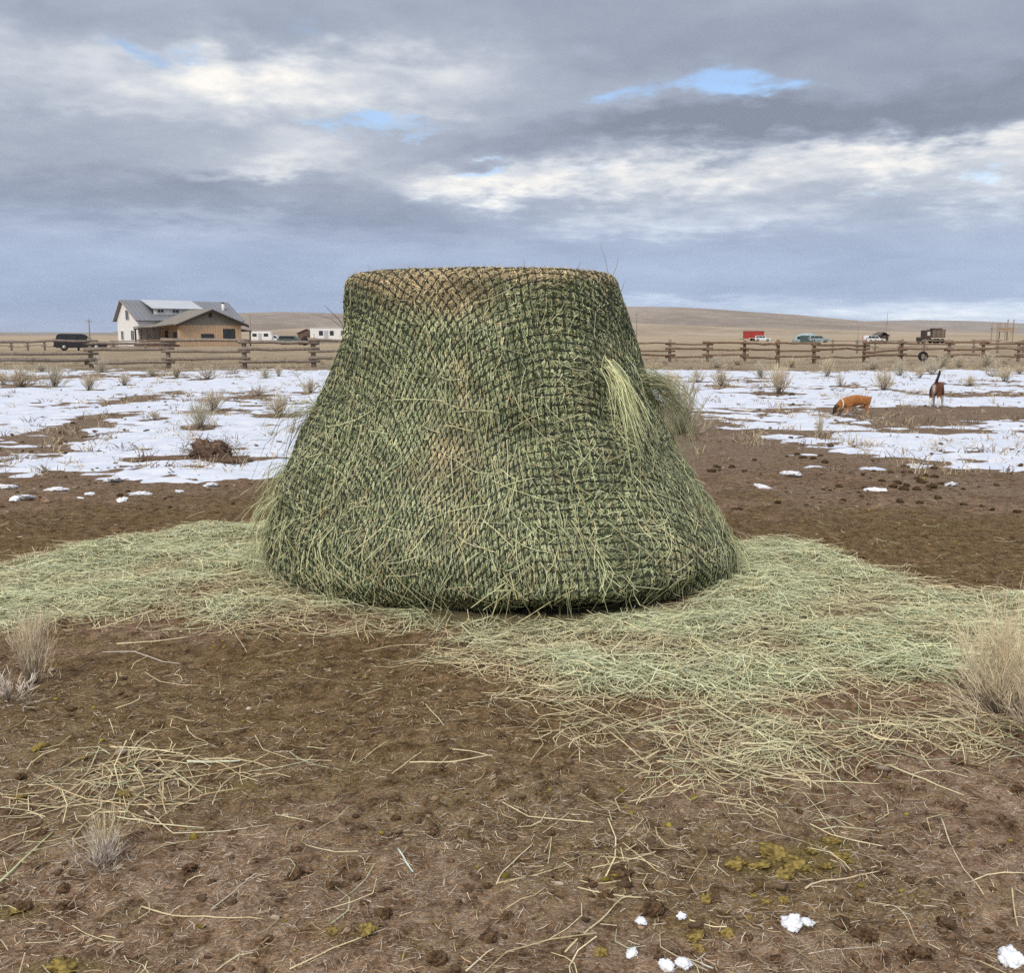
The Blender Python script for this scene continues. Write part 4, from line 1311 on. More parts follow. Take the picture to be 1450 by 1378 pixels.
# crumbs too small to pick apart
def crumbs():
    n = 5200
    x = rng.uniform(-3.4, 3.4, n); y = 1.8 + rng.random(n) ** 1.4 * 5.
    k = (fbm(x / .5, y / .5, 3, .6, 99) + .25 > rng.uniform(-.3, .9, n)) & (hay_density(x, y) < .6)
    x2 = rng.uniform(-7, 7, 2600); y2 = rng.uniform(6.8, 11, 2600)
    k2 = (fbm(x2 / .8, y2 / .8, 3, .6, 100) > rng.uniform(-.2, .7, 2600)) & (hay_density(x2, y2) < .5)
    y3 = 9.5 + rng.random(2600) ** 1.5 * 26; x3 = rng.uniform(-1, 1, 2600) * (y3 * .6 + 1)
    k3 = fbm(x3 / 1.6, y3 / 2.2, 3, .6, 101) > rng.uniform(-.3, .6, 2600)
    x = np.concatenate([x[k], x2[k2], x3[k3]]); y = np.concatenate([y[k], y2[k2], y3[k3]])
    n = len(x)
    bm = bmesh.new(); bmesh.ops.create_icosphere(bm, subdivisions=1, radius=1.)
    v0 = np.array([v.co[:] for v in bm.verts]); f0 = np.array([[v.index for v in f.verts] for f in bm.faces]); bm.free()
    s = rng.uniform(.004, .014, n) * np.where(rng.random(n) < .06, 1.8, 1.) * np.where(y > 6.8, 1.7, 1) * np.where(y > 12, 1.7, 1)
    V = v0[None] * (s[:, None] * rng.uniform(.45, 1.5, (n, len(v0))))[..., None] * np.stack([np.ones(n), rng.uniform(.6, 1, n), rng.uniform(.35, .65, n)], 1)[:, None, :]
    V = V + np.stack([x, y, gz(x, y) + s * .2 + np.where(y > 10.2, .02, 0)], 1)[:, None, :]
    F = (f0[None] + (np.arange(n) * len(v0))[:, None, None]).reshape(-1, 3)
    u = rng.random(n)
    c = np.where((u < .62)[:, None], np.array([.11, .072, .045]), np.where((u < .85)[:, None], np.array([.24, .17, .11]), np.where((u < .93)[:, None], np.array([.22, .17, .035]), np.array([.38, .31, .24])))) * rng.uniform(.6, 1.3, (n, 1))
    o = mesh_np('soil_crumbs', V.reshape(-1, 3), F, M_CLOD, None, np.repeat(c, len(v0), 0))
    tag(o, 'small crumbs of soil and dung covering the trampled earth', 'soil', kind='stuff')


crumbs()

# ------------------------------------------------------------------ single long stems one can pick out in the foreground
STEM_LIST = [([(1332, 1158), (1345, 1195), (1365, 1235), (1393, 1270)], 3.2, (.57, .48, .33), 'long straight bleached stem alone on the open soil'),
             ([(1140, 1262), (1165, 1250), (1205, 1244), (1246, 1236)], 4.0, (.60, .48, .33), 'pale bent twig lying below the bright mossy spot'),
             ([(800, 1352), (850, 1308), (880, 1275), (895, 1270)], 4.5, (.56, .48, .30), 'thick straw crossing others beside the small snow crumb'),
             ([(818, 1258), (870, 1270), (940, 1278)], 3.5, (.57, .49, .31), 'straw lying over the thick straw beside the snow crumb'),
             ([(410, 1375), (470, 1345), (548, 1316)], 4.0, (.58, .49, .30), 'pale straight straw below the olive moss cushions'),
             ([(200, 1285), (245, 1298), (310, 1303), (375, 1304)], 3.6, (.56, .47, .28), 'long gently bowed yellow straw on grey litter'),
             ([(703, 1255), (712, 1237), (735, 1215), (755, 1195)], 3.6, (.62, .52, .36), 'pinkish hooked straw standing out on brown soil'),
             ([(705, 1252), (760, 1240), (810, 1225)], 2.8, (.55, .45, .28), 'thin straw meeting the hooked straw'),
             ([(1145, 1352), (1180, 1345), (1238, 1342)], 2.6, (.52, .45, .36), 'grey straw below the lumpy snow remnant'),
             ([(564, 1205), (575, 1222), (585, 1238)], 5.0, (.50, .56, .50), 'short grey green leaf blade folded on the brown soil'),
             ([(580, 1082), (640, 1080), (697, 1070)], 3.6, (.60, .52, .33), 'bright straw lying flat in the middle of the brown earth'),
             ([(640, 1062), (665, 1066), (698, 1072)], 2.8, (.58, .50, .32), 'short straw touching the bright flat straw'),
             ([(265, 1080), (300, 1083), (340, 1080)], 6.0, (.56, .58, .44), 'broad pale green blade in the strewn straw'),
             ([(0, 1250), (30, 1222), (75, 1180)], 5.5, (.50, .53, .30), 'broad green yellow stem near the bleached tuft'),
             ([(165, 1158), (215, 1168), (290, 1174)], 3.4, (.60, .55, .36), 'pale straw sweeping out from the bleached tuft'),
             ([(205, 1150), (228, 1168), (245, 1181)], 3.4, (.60, .52, .36), 'bent straw tip above the long sweeping one'),
             ([(245, 1181), (320, 1178), (385, 1168)], 2.8, (.54, .48, .34), 'thin long straw lying beyond the bleached tuft'),
             ([(185, 1118), (245, 1105), (310, 1095)], 3.0, (.58, .50, .30), 'slender yellow straw above the olive mossy soil'),
             ([(300, 1288), (330, 1265), (355, 1245)], 3.2, (.52, .47, .36), 'short grey straw beside the bowed yellow one'),
             ([(1060, 1170), (1110, 1185), (1180, 1210)], 2.0, (.40, .34, .24), 'very thin dark stem beside the bright mossy spot'),
             ([(1035, 1090), (1120, 1105), (1200, 1110), (1245, 1112)], 3.2, (.60, .54, .34), 'long yellow stem in the thinning hay fringe'),
             ([(1260, 1085), (1310, 1105), (1365, 1128)], 3.8, (.58, .52, .33), 'straight straw pointing away from the large tan shrub'),
             ([(1110, 1080), (1130, 1100), (1148, 1118)], 3.6, (.60, .54, .36), 'short thick straw crossing the hay fringe'),
             ([(950, 1125), (980, 1100), (1010, 1075)], 3.4, (.58, .52, .32), 'diagonal yellow straw at the lower edge of the hay'),
             ([(165, 913), (220, 908), (272, 902)], 3.2, (.60, .52, .32), 'pale straw on dark earth beside the upright bunch of stems'),
             ([(145, 925), (190, 925), (230, 938), (256, 942)], 2.6, (.50, .45, .38), 'grey forked twig on dark earth below the hay'),
             ([(1010, 1375), (985, 1362), (1000, 1352)], 4., (.48, .52, .44), 'grey green curled blade near the snow clots'),
             ([(660, 1377), (690, 1350), (700, 1345)], 4.5, (.58, .50, .34), 'stubby straw beside the brown clods')]
for pts, wpx, c, lb in STEM_LIST:
    q = [on_ground(x, y) for x, y in pts]
    r = wpx * .5 / FPX * q[0][1] * .72
    c0 = np.mean(q, 0)
    mb = MB()
    # a curve through the points, resting on the ground
    fine = []
    for i in range(len(q) - 1):
        for t in (0, .34, .67): fine.append(q[i] * (1 - t) + q[i + 1] * t)
    fine.append(q[-1])
    fine = np.array(fine)
    zz_ = gz(fine[:, 0], fine[:, 1]); zz_ = np.convolve(np.pad(zz_, 2, mode='edge'), np.ones(5) / 5, 'valid')
    fine[:, 2] = np.maximum(zz_, gz(fine[:, 0], fine[:, 1]) - r * .3) + r * 1.1
    rad = [r * (1.05 - .45 * i / (len(fine) - 1)) for i in range(len(fine))]
    mb.tube(fine - c0, rad, 6)
    o = mb.build('straw_stem', plain('straw', c, .7, .2, 30.), None, smooth=True)
    o.location = tuple(c0)
    tag(o, lb, 'straw')

# ------------------------------------------------------------------ dry bunch grass between the snow patches
def dry_grass():
    n = 8000
    y = 10.5 + rng.random(n) ** 1.3 * 55; x = rng.uniform(-1, 1, n) * (y * .62 + 2)
    k = fbm(x / 2.5, y / 3.5, 4, .6, 110) > rng.uniform(-.25, .55, n)
    x, y = x[k], y[k]; m = 9
    n = len(x) * m
    cx = np.repeat(x, m) + rng.normal(0, .06, n); cy = np.repeat(y, m) + rng.normal(0, .06, n)
    st = np.stack([cx, cy, gz(cx, cy)], 1)
    D = rng.normal(0, .55, (n, 3)); D[:, 2] = 1
    L = np.repeat(rng.uniform(.04, .15, len(x)) * np.where(rng.random(len(x)) < .12, 1.8, 1), m) * rng.uniform(.6, 1.1, n)
    pts = np.stack([st, st + D * (L * .55)[:, None], st + D * L[:, None] * np.array([1.35, 1.35, .9])], 1)
    tone = np.repeat(np.where((rng.random(len(x)) < .75)[:, None], np.array([.50, .41, .28]), np.array([.22, .165, .115])) * rng.uniform(.7, 1.15, (len(x), 1)), m, 0)
    V, F, C = ribbons(pts, rng.uniform(.006, .012, n) * (1 + np.repeat(y, m) / 40), np.stack([rng.normal(0, 1, n), rng.normal(0, .4, n), rng.normal(0, .3, n)], 1), tone * .75, tone, (1, .4))
    tag(mesh_np('dry_grass', V, F, M_TWIG, None, C), 'short dry bunch grass sticking out between the snow patches', 'grass', kind='stuff')


dry_grass()

# ------------------------------------------------------------------ the two dogs
def skin_body(name, joints, edges, parent, paint, sub=2):
    """One continuous body grown over a skeleton: joints (x, y, z, rx, ry)."""
    me = bpy.data.meshes.new(name + '_skeleton')
    me.from_pydata([j[:3] for j in joints], edges, [])
    ob = bpy.data.objects.new(name + '_skeleton', me); COL.objects.link(ob)
    sk = ob.modifiers.new('skin', 'SKIN'); sk.use_smooth_shade = True
    lay = me.skin_vertices[0] if me.skin_vertices else None
    if lay is None:
        bm = bmesh.new(); bm.from_mesh(me); bm.verts.layers.skin.verify(); bm.to_mesh(me); bm.free(); lay = me.skin_vertices[0]
    for i, j in enumerate(joints):
        lay.data[i].radius = (j[3], j[4]); lay.data[i].use_root = (i == 0)
    ss_ = ob.modifiers.new('sub', 'SUBSURF'); ss_.levels = sub; ss_.render_levels = sub
    dg = bpy.context.evaluated_depsgraph_get(); dg.update()
    m2 = bpy.data.meshes.new_from_object(ob.evaluated_get(dg))
    bpy.data.objects.remove(ob, do_unlink=True)
    m2.name = name
    V = np.zeros(len(m2.vertices) * 3, np.float32); m2.vertices.foreach_get('co', V); V = V.reshape(-1, 3)
    c = np.ones((len(V), 4), np.float32); c[:, :3] = paint(V)
    for a in list(m2.attributes):
        if a.name == 'Col': m2.attributes.remove(a)
    a = m2.attributes.new('Col', 'FLOAT_COLOR', 'POINT'); a.data.foreach_set('color', c.ravel())
    m2.materials.clear(); m2.materials.append(M_FUR)
    m2.polygons.foreach_set('use_smooth', np.ones(len(m2.polygons), bool))
    return link(bpy.data.objects.new(name, m2), parent)


def ear(parent, p, tip, w_, col):
    p, tip = Vector(p), Vector(tip)
    ax = (tip - p); s_ = Vector((w_, w_ * .4, 0))
    mb = MB()
    mb.add([p - s_, p + s_, p + ax * .55 + s_ * .75, tip, p + ax * .55 - s_ * .75, p + ax * .4 + Vector((0, -w_ * .7, 0))], [(0, 1, 5), (1, 2, 5), (2, 3, 5), (3, 4, 5), (4, 0, 5), (0, 4, 3, 2, 1)])
    return mb.build('ear', plain('ear_fur', col, .9, .2, 20.), parent, smooth=True)


def dog_orange():
    p = on_ground(1209, 588)
    d = empty('dog', (p[0], p[1], p[2]), R(8), 'orange tan short-haired dog with pale collar sniffing the snow', 'dog')
    # faces -X; origin under the belly; about 0.74 m from nose to rump
    J = [(.22, 0, .300, .100, .105),    # pelvis (root)
         (.08, 0, .290, .102, .112), (-.06, 0, .275, .114, .128), (-.17, 0, .262, .108, .125),   # loin, ribs, chest
         (-.25, 0, .225, .082, .092), (-.305, 0, .180, .072, .078),    # neck
         (-.350, 0, .140, .076, .076), (-.392, 0, .088, .046, .046), (-.410, 0, .045, .030, .030),   # skull, muzzle, nose
         (.315, 0, .325, .030, .030), (.350, 0, .345, .014, .014)]      # short tail
    E = [(0, 1), (1, 2), (2, 3), (3, 4), (4, 5), (5, 6), (6, 7), (7, 8), (0, 9), (9, 10)]
    def leg(root, pts):
        prev = root
        for q in pts:
            J.append(q); E.append((prev, len(J) - 1)); prev = len(J) - 1
    leg(0, [(.235, -.055, .225, .055, .058), (.205, -.060, .150, .044, .046), (.255, -.060, .095, .028, .028), (.245, -.060, .028, .024, .024), (.222, -.060, .014, .018, .014)])
    leg(0, [(.275, .055, .225, .052, .055), (.265, .060, .150, .044, .046), (.325, .060, .100, .028, .028), (.325, .060, .028, .024, .024), (.302, .060, .014, .018, .014)])
    leg(3, [(-.165, -.060, .190, .040, .044), (-.150, -.062, .115, .034, .036), (-.175, -.062, .055, .026, .026), (-.185, -.062, .022, .024, .024), (-.205, -.062, .013, .018, .013)])
    leg(3, [(-.200, .060, .190, .040, .044), (-.215, .062, .115, .034, .036), (-.255, .062, .055, .026, .026), (-.265, .062, .022, .024, .024), (-.285, .062, .013, .018, .013)])

    def paint(V):
        x, y, z = V.T
        base = np.array([.31, .130, .046]); pale = np.array([.56, .37, .21]); dk = np.array([.045, .028, .022])
        n = fbm(x * 14, z * 14 + y * 9, 3, .5, 5)
        c = np.tile(base, (len(V), 1)) * (1 + .25 * n)[:, None]
        t = sstep(.17 - z + .03 * n, 0, .08)[:, None] * .75
        c = c * (1 - t) + pale * t
        f = (sstep(-x + .03 * n, .335, .385))[:, None]
        c = c * (1 - f) + dk * f
        cheek = np.exp(-((x + .338) / .03) ** 2 - ((z - .105) / .03) ** 2)[:, None]
        return c * (1 - cheek * .8) + np.array([.46, .33, .24]) * cheek * .8
    skin_body('body', J, E, d, paint)
    ear(d, (-.335, -.060, .185), (-.400, -.095, .200), .038, (.05, .03, .022))
    ear(d, (-.340, .060, .185), (-.400, .090, .205), .038, (.05, .03, .022))
    torus('collar', (-.268, 0, .212), .094, .012, plain('pale_collar', (.62, .50, .36)), d, 0, 0, 20, 6).rotation_euler = (0, R(42), R(90))
    MB().tube([(-.440, 0, .050), (-.428, 0, .042), (-.41, 0, .036)], [.006, .014, .016], 8).build('nose', plain('dog_nose', (.015, .012, .012), .4), d, True)
    for sy in (-1, 1):
        mb = MB(); mb.tube([(-.405, sy * .050, .130), (-.395, sy * .050, .130)], .008, 6); mb.build('eye', plain('dog_eye', (.01, .008, .007), .2), d, True)


def dog_white():
    p = on_ground(1325, 577)
    d = empty('dog', (p[0], p[1], p[2]), R(-31), 'brown and white dog walking away with its dark tail raised', 'dog')
    # faces +Y (away)
    J = [(0, -.20, .43, .098, .105), (0, -.06, .425, .095, .100), (.005, .10, .425, .105, .115), (.01, .24, .425, .098, .112), (.015, .34, .455, .068, .070), (.02, .41, .465, .058, .060), (.02, .47, .455, .062, .060), (.02, .545, .43, .036, .034), (.02, .585, .422, .026, .024),
         (.012, -.285, .515, .034, .034), (.035, -.315, .60, .028, .028), (.062, -.320, .68, .026, .026), (.072, -.305, .745, .024, .024), (.062, -.285, .785, .014, .014)]
    E = [(0, 1), (1, 2), (2, 3), (3, 4), (4, 5), (5, 6), (6, 7), (7, 8), (0, 9), (9, 10), (10, 11), (11, 12), (12, 13)]
    def leg(root, pts):
        prev = root
        for q in pts:
            J.append(q); E.append((prev, len(J) - 1)); prev = len(J) - 1
    leg(0, [(-.072, -.185, .325, .066, .070), (-.078, -.150, .225, .042, .044), (-.076, -.225, .145, .026, .026), (-.076, -.215, .030, .022, .022), (-.076, -.185, .016, .024, .016)])
    leg(0, [(.072, -.205, .325, .066, .070), (.078, -.210, .225, .042, .044), (.078, -.300, .150, .026, .026), (.078, -.310, .030, .022, .022), (.078, -.280, .016, .024, .016)])
    leg(3, [(-.075, .235, .295, .046, .048), (-.078, .215, .180, .030, .030), (-.078, .235, .080, .023, .023), (-.078, .235, .026, .022, .022), (-.078, .262, .015, .023, .015)])
    leg(3, [(.075, .270, .295, .046, .048), (.078, .290, .180, .030, .030), (.078, .340, .080, .023, .023), (.078, .345, .026, .022, .022), (.078, .372, .015, .023, .015)])

    def paint(V):
        x, y, z = V.T
        n = fbm(x * 16 + 4, z * 14 + y * 9, 3, .5, 9)
        br = np.array([.150, .060, .034]); wh = np.array([.66, .63, .58]); dk = np.array([.030, .022, .020])
        c = np.tile(br, (len(V), 1)) * (1 + .3 * n)[:, None]
        legs = sstep(.25 - z + .05 * n, 0, .06); stripe = np.exp(-((x + .02) / .026) ** 2) * sstep(.50 - z, 0, .03) * sstep(-y, .12, .2)
        thigh = sstep(np.abs(x) , .075, .10) * sstep(z, .2, .26) * (y < -.05)
        w_ = np.clip(np.maximum(legs * (1 - .8 * thigh), stripe), 0, 1)[:, None]
        c = c * (1 - w_) + wh * w_
        tail = (sstep(z, .50, .55) * sstep(-y, .22, .27))[:, None]
        c = c * (1 - tail) + dk * tail
        lf = (sstep(-x, .06, .085) * sstep(z, .27, .32) * (1 - sstep(z, .42, .47)) * sstep(-y, .1, .16))[:, None]
        c = c * (1 - lf * .8) + dk * lf * .8
        face = (sstep(y, .52, .56))[:, None]
        return c * (1 - face) + wh * face
    skin_body('body', J, E, d, paint)
    for sx in (-1, 1): ear(d, (.02 + sx * .050, .455, .500), (.02 + sx * .085, .450, .475), .028, (.12, .05, .03))
    MB().tube([(.02, .60, .432), (.02, .606, .426)], [.014, .010], 8).build('nose', plain('dog_nose', (.015, .012, .012), .4), d, True)


dog_orange()
dog_white()

# ------------------------------------------------------------------ house group at the left
HA = R(25) + math.atan((725 - 299) / FPX)          # its long axis, turned from the line of sight
HO = at(299, 475, 137.)


def house_frame(name, label, o=(0, 0)):
    e = empty(name, (HO[0], HO[1], float(gz(HO[0], HO[1]))), HA, label, 'house')
    return e


def window(parent, c, w_, h_, face, frame_mat, sill=True):
    """face: 'b' on a wall facing -b (local -Y), 'a' on a wall facing -a (local -X)."""
    sz = (w_, .06, h_) if face == 'b' else (.06, w_, h_)
    wn_ = MB().box(c, sz).build('window', M_GLASS, parent)
    fr = MB()
    dx, dy = ((1, 0) if face == 'b' else (0, 1))
    out = Vector((0, -.03, 0)) if face == 'b' else Vector((-.03, 0, 0))
    for s in (-1, 1):
        c1 = Vector(c) + Vector((dx, dy, 0)) * s * (w_ / 2 + .04) + out
        fr.box(c1, (.08 if dx else .05, .05 if dx else .08, h_ + .16))
        c2 = Vector(c) + Vector((0, 0, s * (h_ / 2 + .04))) + out * .9
        fr.box(c2, ((w_ if dx else .045), (.045 if dx else w_), .08))
    fr.box(Vector(c) + out * .8, ((.05 if dx else .04), (.04 if dx else .05), h_))
    fr.build('window_frame', frame_mat, wn_)
    return wn_


def white_house():
    h = house_frame('farmhouse', 'tall white farmhouse with grey metal roof and long shed dormer')
    a0, a1, br, bf, bb = -7.4, 8.1, 12.0, 7.0, 14.6       # ends, ridge line, front and back walls
    zr, zf, zb = 6.45, 3.75, 3.9
    poly = [(bf, 0), (bf, zf), (br, zr - .08), (bb, zb), (bb, 0)]
    MB().prism([(p[0], p[1]) for p in poly], (a0, 0, 0), (a1, 0, 0), (0, 1, 0), (0, 0, 1)).build('wall', M_WHITE, h)
    ov = .45
    r = MB()
    sl = (zr - zf) / (br - bf); sb = (zr - zb) / (bb - br)
    r.quad((a0 - ov, bf - ov, zf - sl * ov + .06), (a1 + ov, bf - ov, zf - sl * ov + .06), (a1 + ov, br, zr + .06), (a0 - ov, br, zr + .06), .12)
    r.quad((a1 + ov, bb + ov, zb - sb * ov + .06), (a0 - ov, bb + ov, zb - sb * ov + .06), (a0 - ov, br, zr + .06), (a1 + ov, br, zr + .06), .12)
    roof = r.build('roof', M_ROOF, h)
    sm_ = MB()
    for k in range(26):
        a = a0 - ov + .1 + k * (a1 - a0 + 2 * ov - .2) / 25
        sm_.tube([(a, bf - ov, zf - sl * ov + .09), (a, br, zr + .09)], .025, 4)
    sm_.build('roof_seams', M_ROOF, roof)
    MB().quad((a0 - ov - .02, bf - ov, zf - sl * ov - .04), (a0 - ov - .02, br, zr - .04), (a0 - ov - .02, br, zr + .09), (a0 - ov - .02, bf - ov, zf - sl * ov + .09), .04).quad(
        (a0 - ov - .02, bb + ov, zb - sb * ov - .04), (a0 - ov - .02, bb + ov, zb - sb * ov + .09), (a0 - ov - .02, br, zr + .09), (a0 - ov - .02, br, zr - .04), .04).build('rake_board', plain('rake_board', (.45, .34, .28)), roof)
    # shed dormer
    d0, d1, bd = -4.6, 2.4, 8.2
    zd = 5.35
    dm = MB().prism([(bd, zf + sl * (bd - bf) - .1), (bd, zd), (br - .3, zr - .12), (br - .3, zr - .5)], (d0, 0, 0), (d1, 0, 0), (0, 1, 0), (0, 0, 1)).build('dormer', M_WHITE, h)
    MB().quad((d0 - .3, bd - .4, zd - .05), (d1 + .3, bd - .4, zd - .05), (d1 + .3, br, zr + .14), (d0 - .3, br, zr + .14), .1).build('dormer_roof', M_ROOF_L, dm)
    MB().quad((d0 - .06, bd, zf + sl * (bd - bf)), (d0 - .06, bd, zd - .08), (d0 - .06, br - .4, zr - .2), (d0 - .06, br - .4, zr - .3), .04).build('dormer_cheek', M_DARKT, dm)
    for a in (-3.6, -1.4, .8): window(dm, (a, bd - .03, 4.92), .9, .42, 'b', M_WHITE)
    window(h, (a0 - .02, 10.6, 4.35), 1.15, 1.35, 'a', M_WHITE)
    window(h, (a0 - .02, 9.0, 1.5), 1.1, 1.3, 'a', M_WHITE)
    window(h, (a0 - .02, 12.8, 1.5), .9, 1.2, 'a', M_WHITE)
    ch = MB().tube([(6.6, 9.6, 4.6), (6.6, 9.6, 6.25)], .20, 10).build('flue', M_WHITE, h, True)
    MB().tube([(6.6, 9.6, 6.25), (6.6, 9.6, 6.4)], [.27, .20], 10).build('flue_cap', M_DARKT, ch, True)


def tan_house():
    h = house_frame('cabin', 'low tan board cabin with dark-edged gable and porch joined to the farmhouse')
    hw, L, ze, za = 4.55, 6.9, 3.05, 4.85
    # wall of upright boards with a grey gable panel above
    MB().box((0, L / 2, 1.45), (2 * hw, L, 2.9)).build('wall', M_TAN, h)
    bt = MB()
    for k in range(24): bt.box((-hw + .18 + k * (2 * hw - .36) / 23, -.02, 1.45), (.06, .04, 2.9))
    bt.build('batten', M_TAN, h)
    MB().prism([(-hw, 2.9), (hw, 2.9), (hw, ze), (0, za), (-hw, ze)], (0, 0.01, 0), (0, L, 0), (1, 0, 0), (0, 0, 1)).build('gable', M_GREYP, h)
    ov, sl = .75, (za - ze) / hw
    rf = MB()
    for s in (-1, 1):
        rf.quad((s * (hw + ov), -.7, ze - sl * ov + .1), (0, -.7, za + .1), (0, L, za + .1), (s * (hw + ov), L, ze - sl * ov + .1), .14 * s)
    roof = rf.build('roof', M_SHING, h)
    fa = MB()
    for s in (-1, 1):
        fa.quad((s * (hw + ov + .05), -.76, ze - sl * (ov + .05) - .16), (0, -.76, za - .14), (0, -.76, za + .16), (s * (hw + ov + .05), -.76, ze - sl * (ov + .05) + .14), .08)
    fa.build('fascia', M_DARKT, roof)
    MB().box((0, -.03, 4.25), (.42, .10, .55)).build('gable_vent', M_DARKT, h)
    window(h, (-.55, -.03, 1.25), 1.7, .75, 'b', M_DARKT)
    window(h, (2.65, -.03, 1.70), 1.6, 1.25, 'b', M_DARKT)
    window(h, (-hw - .02, 1.2, 1.45), 1.0, .8, 'a', M_DARKT)
    # porch along the near side
    po = MB().quad((-hw - 3.6, .2, 2.55), (-hw - .0, .2, 3.02), (-hw - .0, L, 3.02), (-hw - 3.6, L, 2.55), -.12).build('porch_roof', M_SHING, h)
    MB().box((-hw - 3.55, L / 2, 2.38), (.16, L - .4, .22)).build('porch_beam', M_DARKT, po)
    for k in range(4): MB().box((-hw - 3.5, .5 + k * (L - 1.) / 3, 1.2), (.18, .18, 2.4)).build('porch_post', M_PORCH, po)
    MB().box((-hw - 1.8, L / 2, .12), (3.6, L, .24)).build('porch_floor', M_PORCH, po)
    MB().box((-hw - .04, 4.2, 1.1), (.05, 1.0, 2.05)).build('door', M_PORCH, h)
    # lean-to on the far side
    lt = MB().quad((hw, 1.2, 2.35), (hw + 2.2, 1.2, 2.05), (hw + 2.2, 4.5, 2.05), (hw, 4.5, 2.35), -.12).build('lean_to_roof', M_DARKT, h)
    for b in (1.35, 4.3): MB().box((hw + 2.05, b, 1.0), (.15, .15, 2.05)).build('lean_to_post', M_PORCH, lt)
    MB().box((hw + 1.0, 4.4, .95), (2.0, .1, 1.9)).build('lean_to_wall', M_PORCH, lt)


white_house()
tan_house()

# pen rails and woodpile in front of the porch
pp = at(212, 475, 127.)
wp = empty('timber_stack', (pp[0], pp[1], float(gz(pp[0], pp[1]))), R(10), 'stack of dark timber beside the cabin porch', 'timber')
for i, (x, z, l) in enumerate([(0, .1, 3.6), (.2, .3, 3.2), (-.2, .5, 3.4), (.1, .7, 2.8), (.0, .9, 3.0)]):
    MB().box((x, 0, z), (l, .8, .17)).build('beam', M_PORCH if i % 2 else M_LOG2, wp)

# ------------------------------------------------------------------ vehicles
def car(name, label, px, D, rz, L, Hh, paint, profile_wagon=True, W=1.8, cat='car', group=None):
    p = at(px, 475, D)
    c = empty(name, (p[0], p[1], float(gz(p[0], p[1]))), rz, label, cat, group)
    k = L / 4.7
    s = Hh / 1.72
    # side profile, nose towards +X
    body = [(-2.30, .42), (-2.34, .70), (-2.30, 1.02), (-1.0, 1.06), (.85, 1.04), (1.20, .98), (2.05, .90), (2.30, .74), (2.34, .45), (2.2, .30), (-2.15, .30)]
    MB().prism([(a * k, b * s) for a, b in body], (0, -W / 2, 0), (0, W / 2, 0), (1, 0, 0), (0, 0, 1)).build('body', paint, c, bevel=.05)
    cab = [(-2.24, 1.02), (-2.02, 1.60), (-1.75, 1.70), (.20, 1.68), (.45, 1.60), (1.10, 1.02)] if profile_wagon else [(-.9, 1.02), (-.82, 1.62), (-.6, 1.70), (.25, 1.68), (.5, 1.58), (1.1, 1.02)]
    cb = MB().prism([(a * k, b * s) for a, b in cab], (0, -W / 2 + .10, 0), (0, W / 2 - .10, 0), (1, 0, 0), (0, 0, 1)).build('cabin', paint, c, bevel=.04)
    wins = ([(-2.0, -1.25), (-1.15, -.25), (-.15, .70)] if profile_wagon else [(-.78, -.1), (.0, .70)])
    for x0, x1 in wins:
        for sy in (-1, 1):
            lo, hi = 1.08, 1.56
            sh = .38 if x1 > .5 else 0; sl_ = .10 if x0 < -1.9 else 0
            y = sy * (W / 2 - .085)
            MB().quad((x0 * k, y, lo * s), (x1 * k, y, lo * s), ((x1 - sh) * k, y, hi * s), ((x0 + sl_) * k, y, hi * s), .03 * sy).build('window', M_GLASS, cb)
    MB().quad((1.12 * k, -W / 2 + .2, 1.06 * s), (1.12 * k, W / 2 - .2, 1.06 * s), (.52 * k, W / 2 - .25, 1.58 * s), (.52 * k, -W / 2 + .25, 1.58 * s), .02).build('windscreen', M_GLASS, cb)
    for x in (-1.45, 1.42):
        for sy in (-1, 1):
            w_ = MB().tube([(x * k, sy * (W / 2 - .20), .34), (x * k, sy * (W / 2 + .01), .34)], .34, 16).build('tyre', M_TYRE, c, True)
            MB().tube([(x * k, sy * (W / 2), .34), (x * k, sy * (W / 2 + .02), .34)], .20, 12).build('rim', M_STEEL, w_, True)
    red = plain('tail_light', (.35, .02, .02), .3); lamp = plain('head_light', (.7, .7, .68), .2)
    for sy in (-1, 1):
        MB().box((-2.33 * k, sy * (W / 2 - .14), .98 * s), (.08, .22, .42)).build('tail_light', red, c)
        MB().box((2.30 * k, sy * (W / 2 - .22), .78 * s), (.08, .34, .16)).build('headlight', lamp, c)
    MB().box((2.34 * k, 0, .48 * s), (.10, W * .94, .20)).build('bumper', M_DARKT, c); MB().box((-2.36 * k, 0, .48 * s), (.10, W * .94, .20)).build('bumper', M_DARKT, c)
    return c


M_BLACKP = plain('black_car_paint', (.022, .020, .024), .25, .1, 1., spec=.6)
M_WHITEP = plain('white_car_paint', (.66, .68, .70), .35, .05, 1., spec=.5)
M_TEALP = plain('teal_grey_paint', (.24, .32, .34), .4, .1, 1., spec=.5)
M_REDP = plain('red_trailer_paint', (.36, .045, .035), .5, .15, 1.)
sv = car('parked_suv', 'dark parked estate car with red tail lights behind the weathered fence', 113, 97., R(24), 4.75, 1.68, M_BLACKP)
car('parked_car', 'small white car parked in front of the red stock trailer', 1080, 262., R(-8), 4.2, 1.5, M_WHITEP)
car('parked_car', 'white car parked beside the dark hut with a mast', 1238, 205., R(12), 4.3, 1.5, M_WHITEP)
car('parked_car', 'teal grey car parked at the end of the rounded shed', 1160, 215., R(-6), 4.4, 1.5, M_TEALP)


def far_pt(px, D):
    p = at(px, 475, D)
    return (p[0], p[1], float(gz(p[0], p[1])))


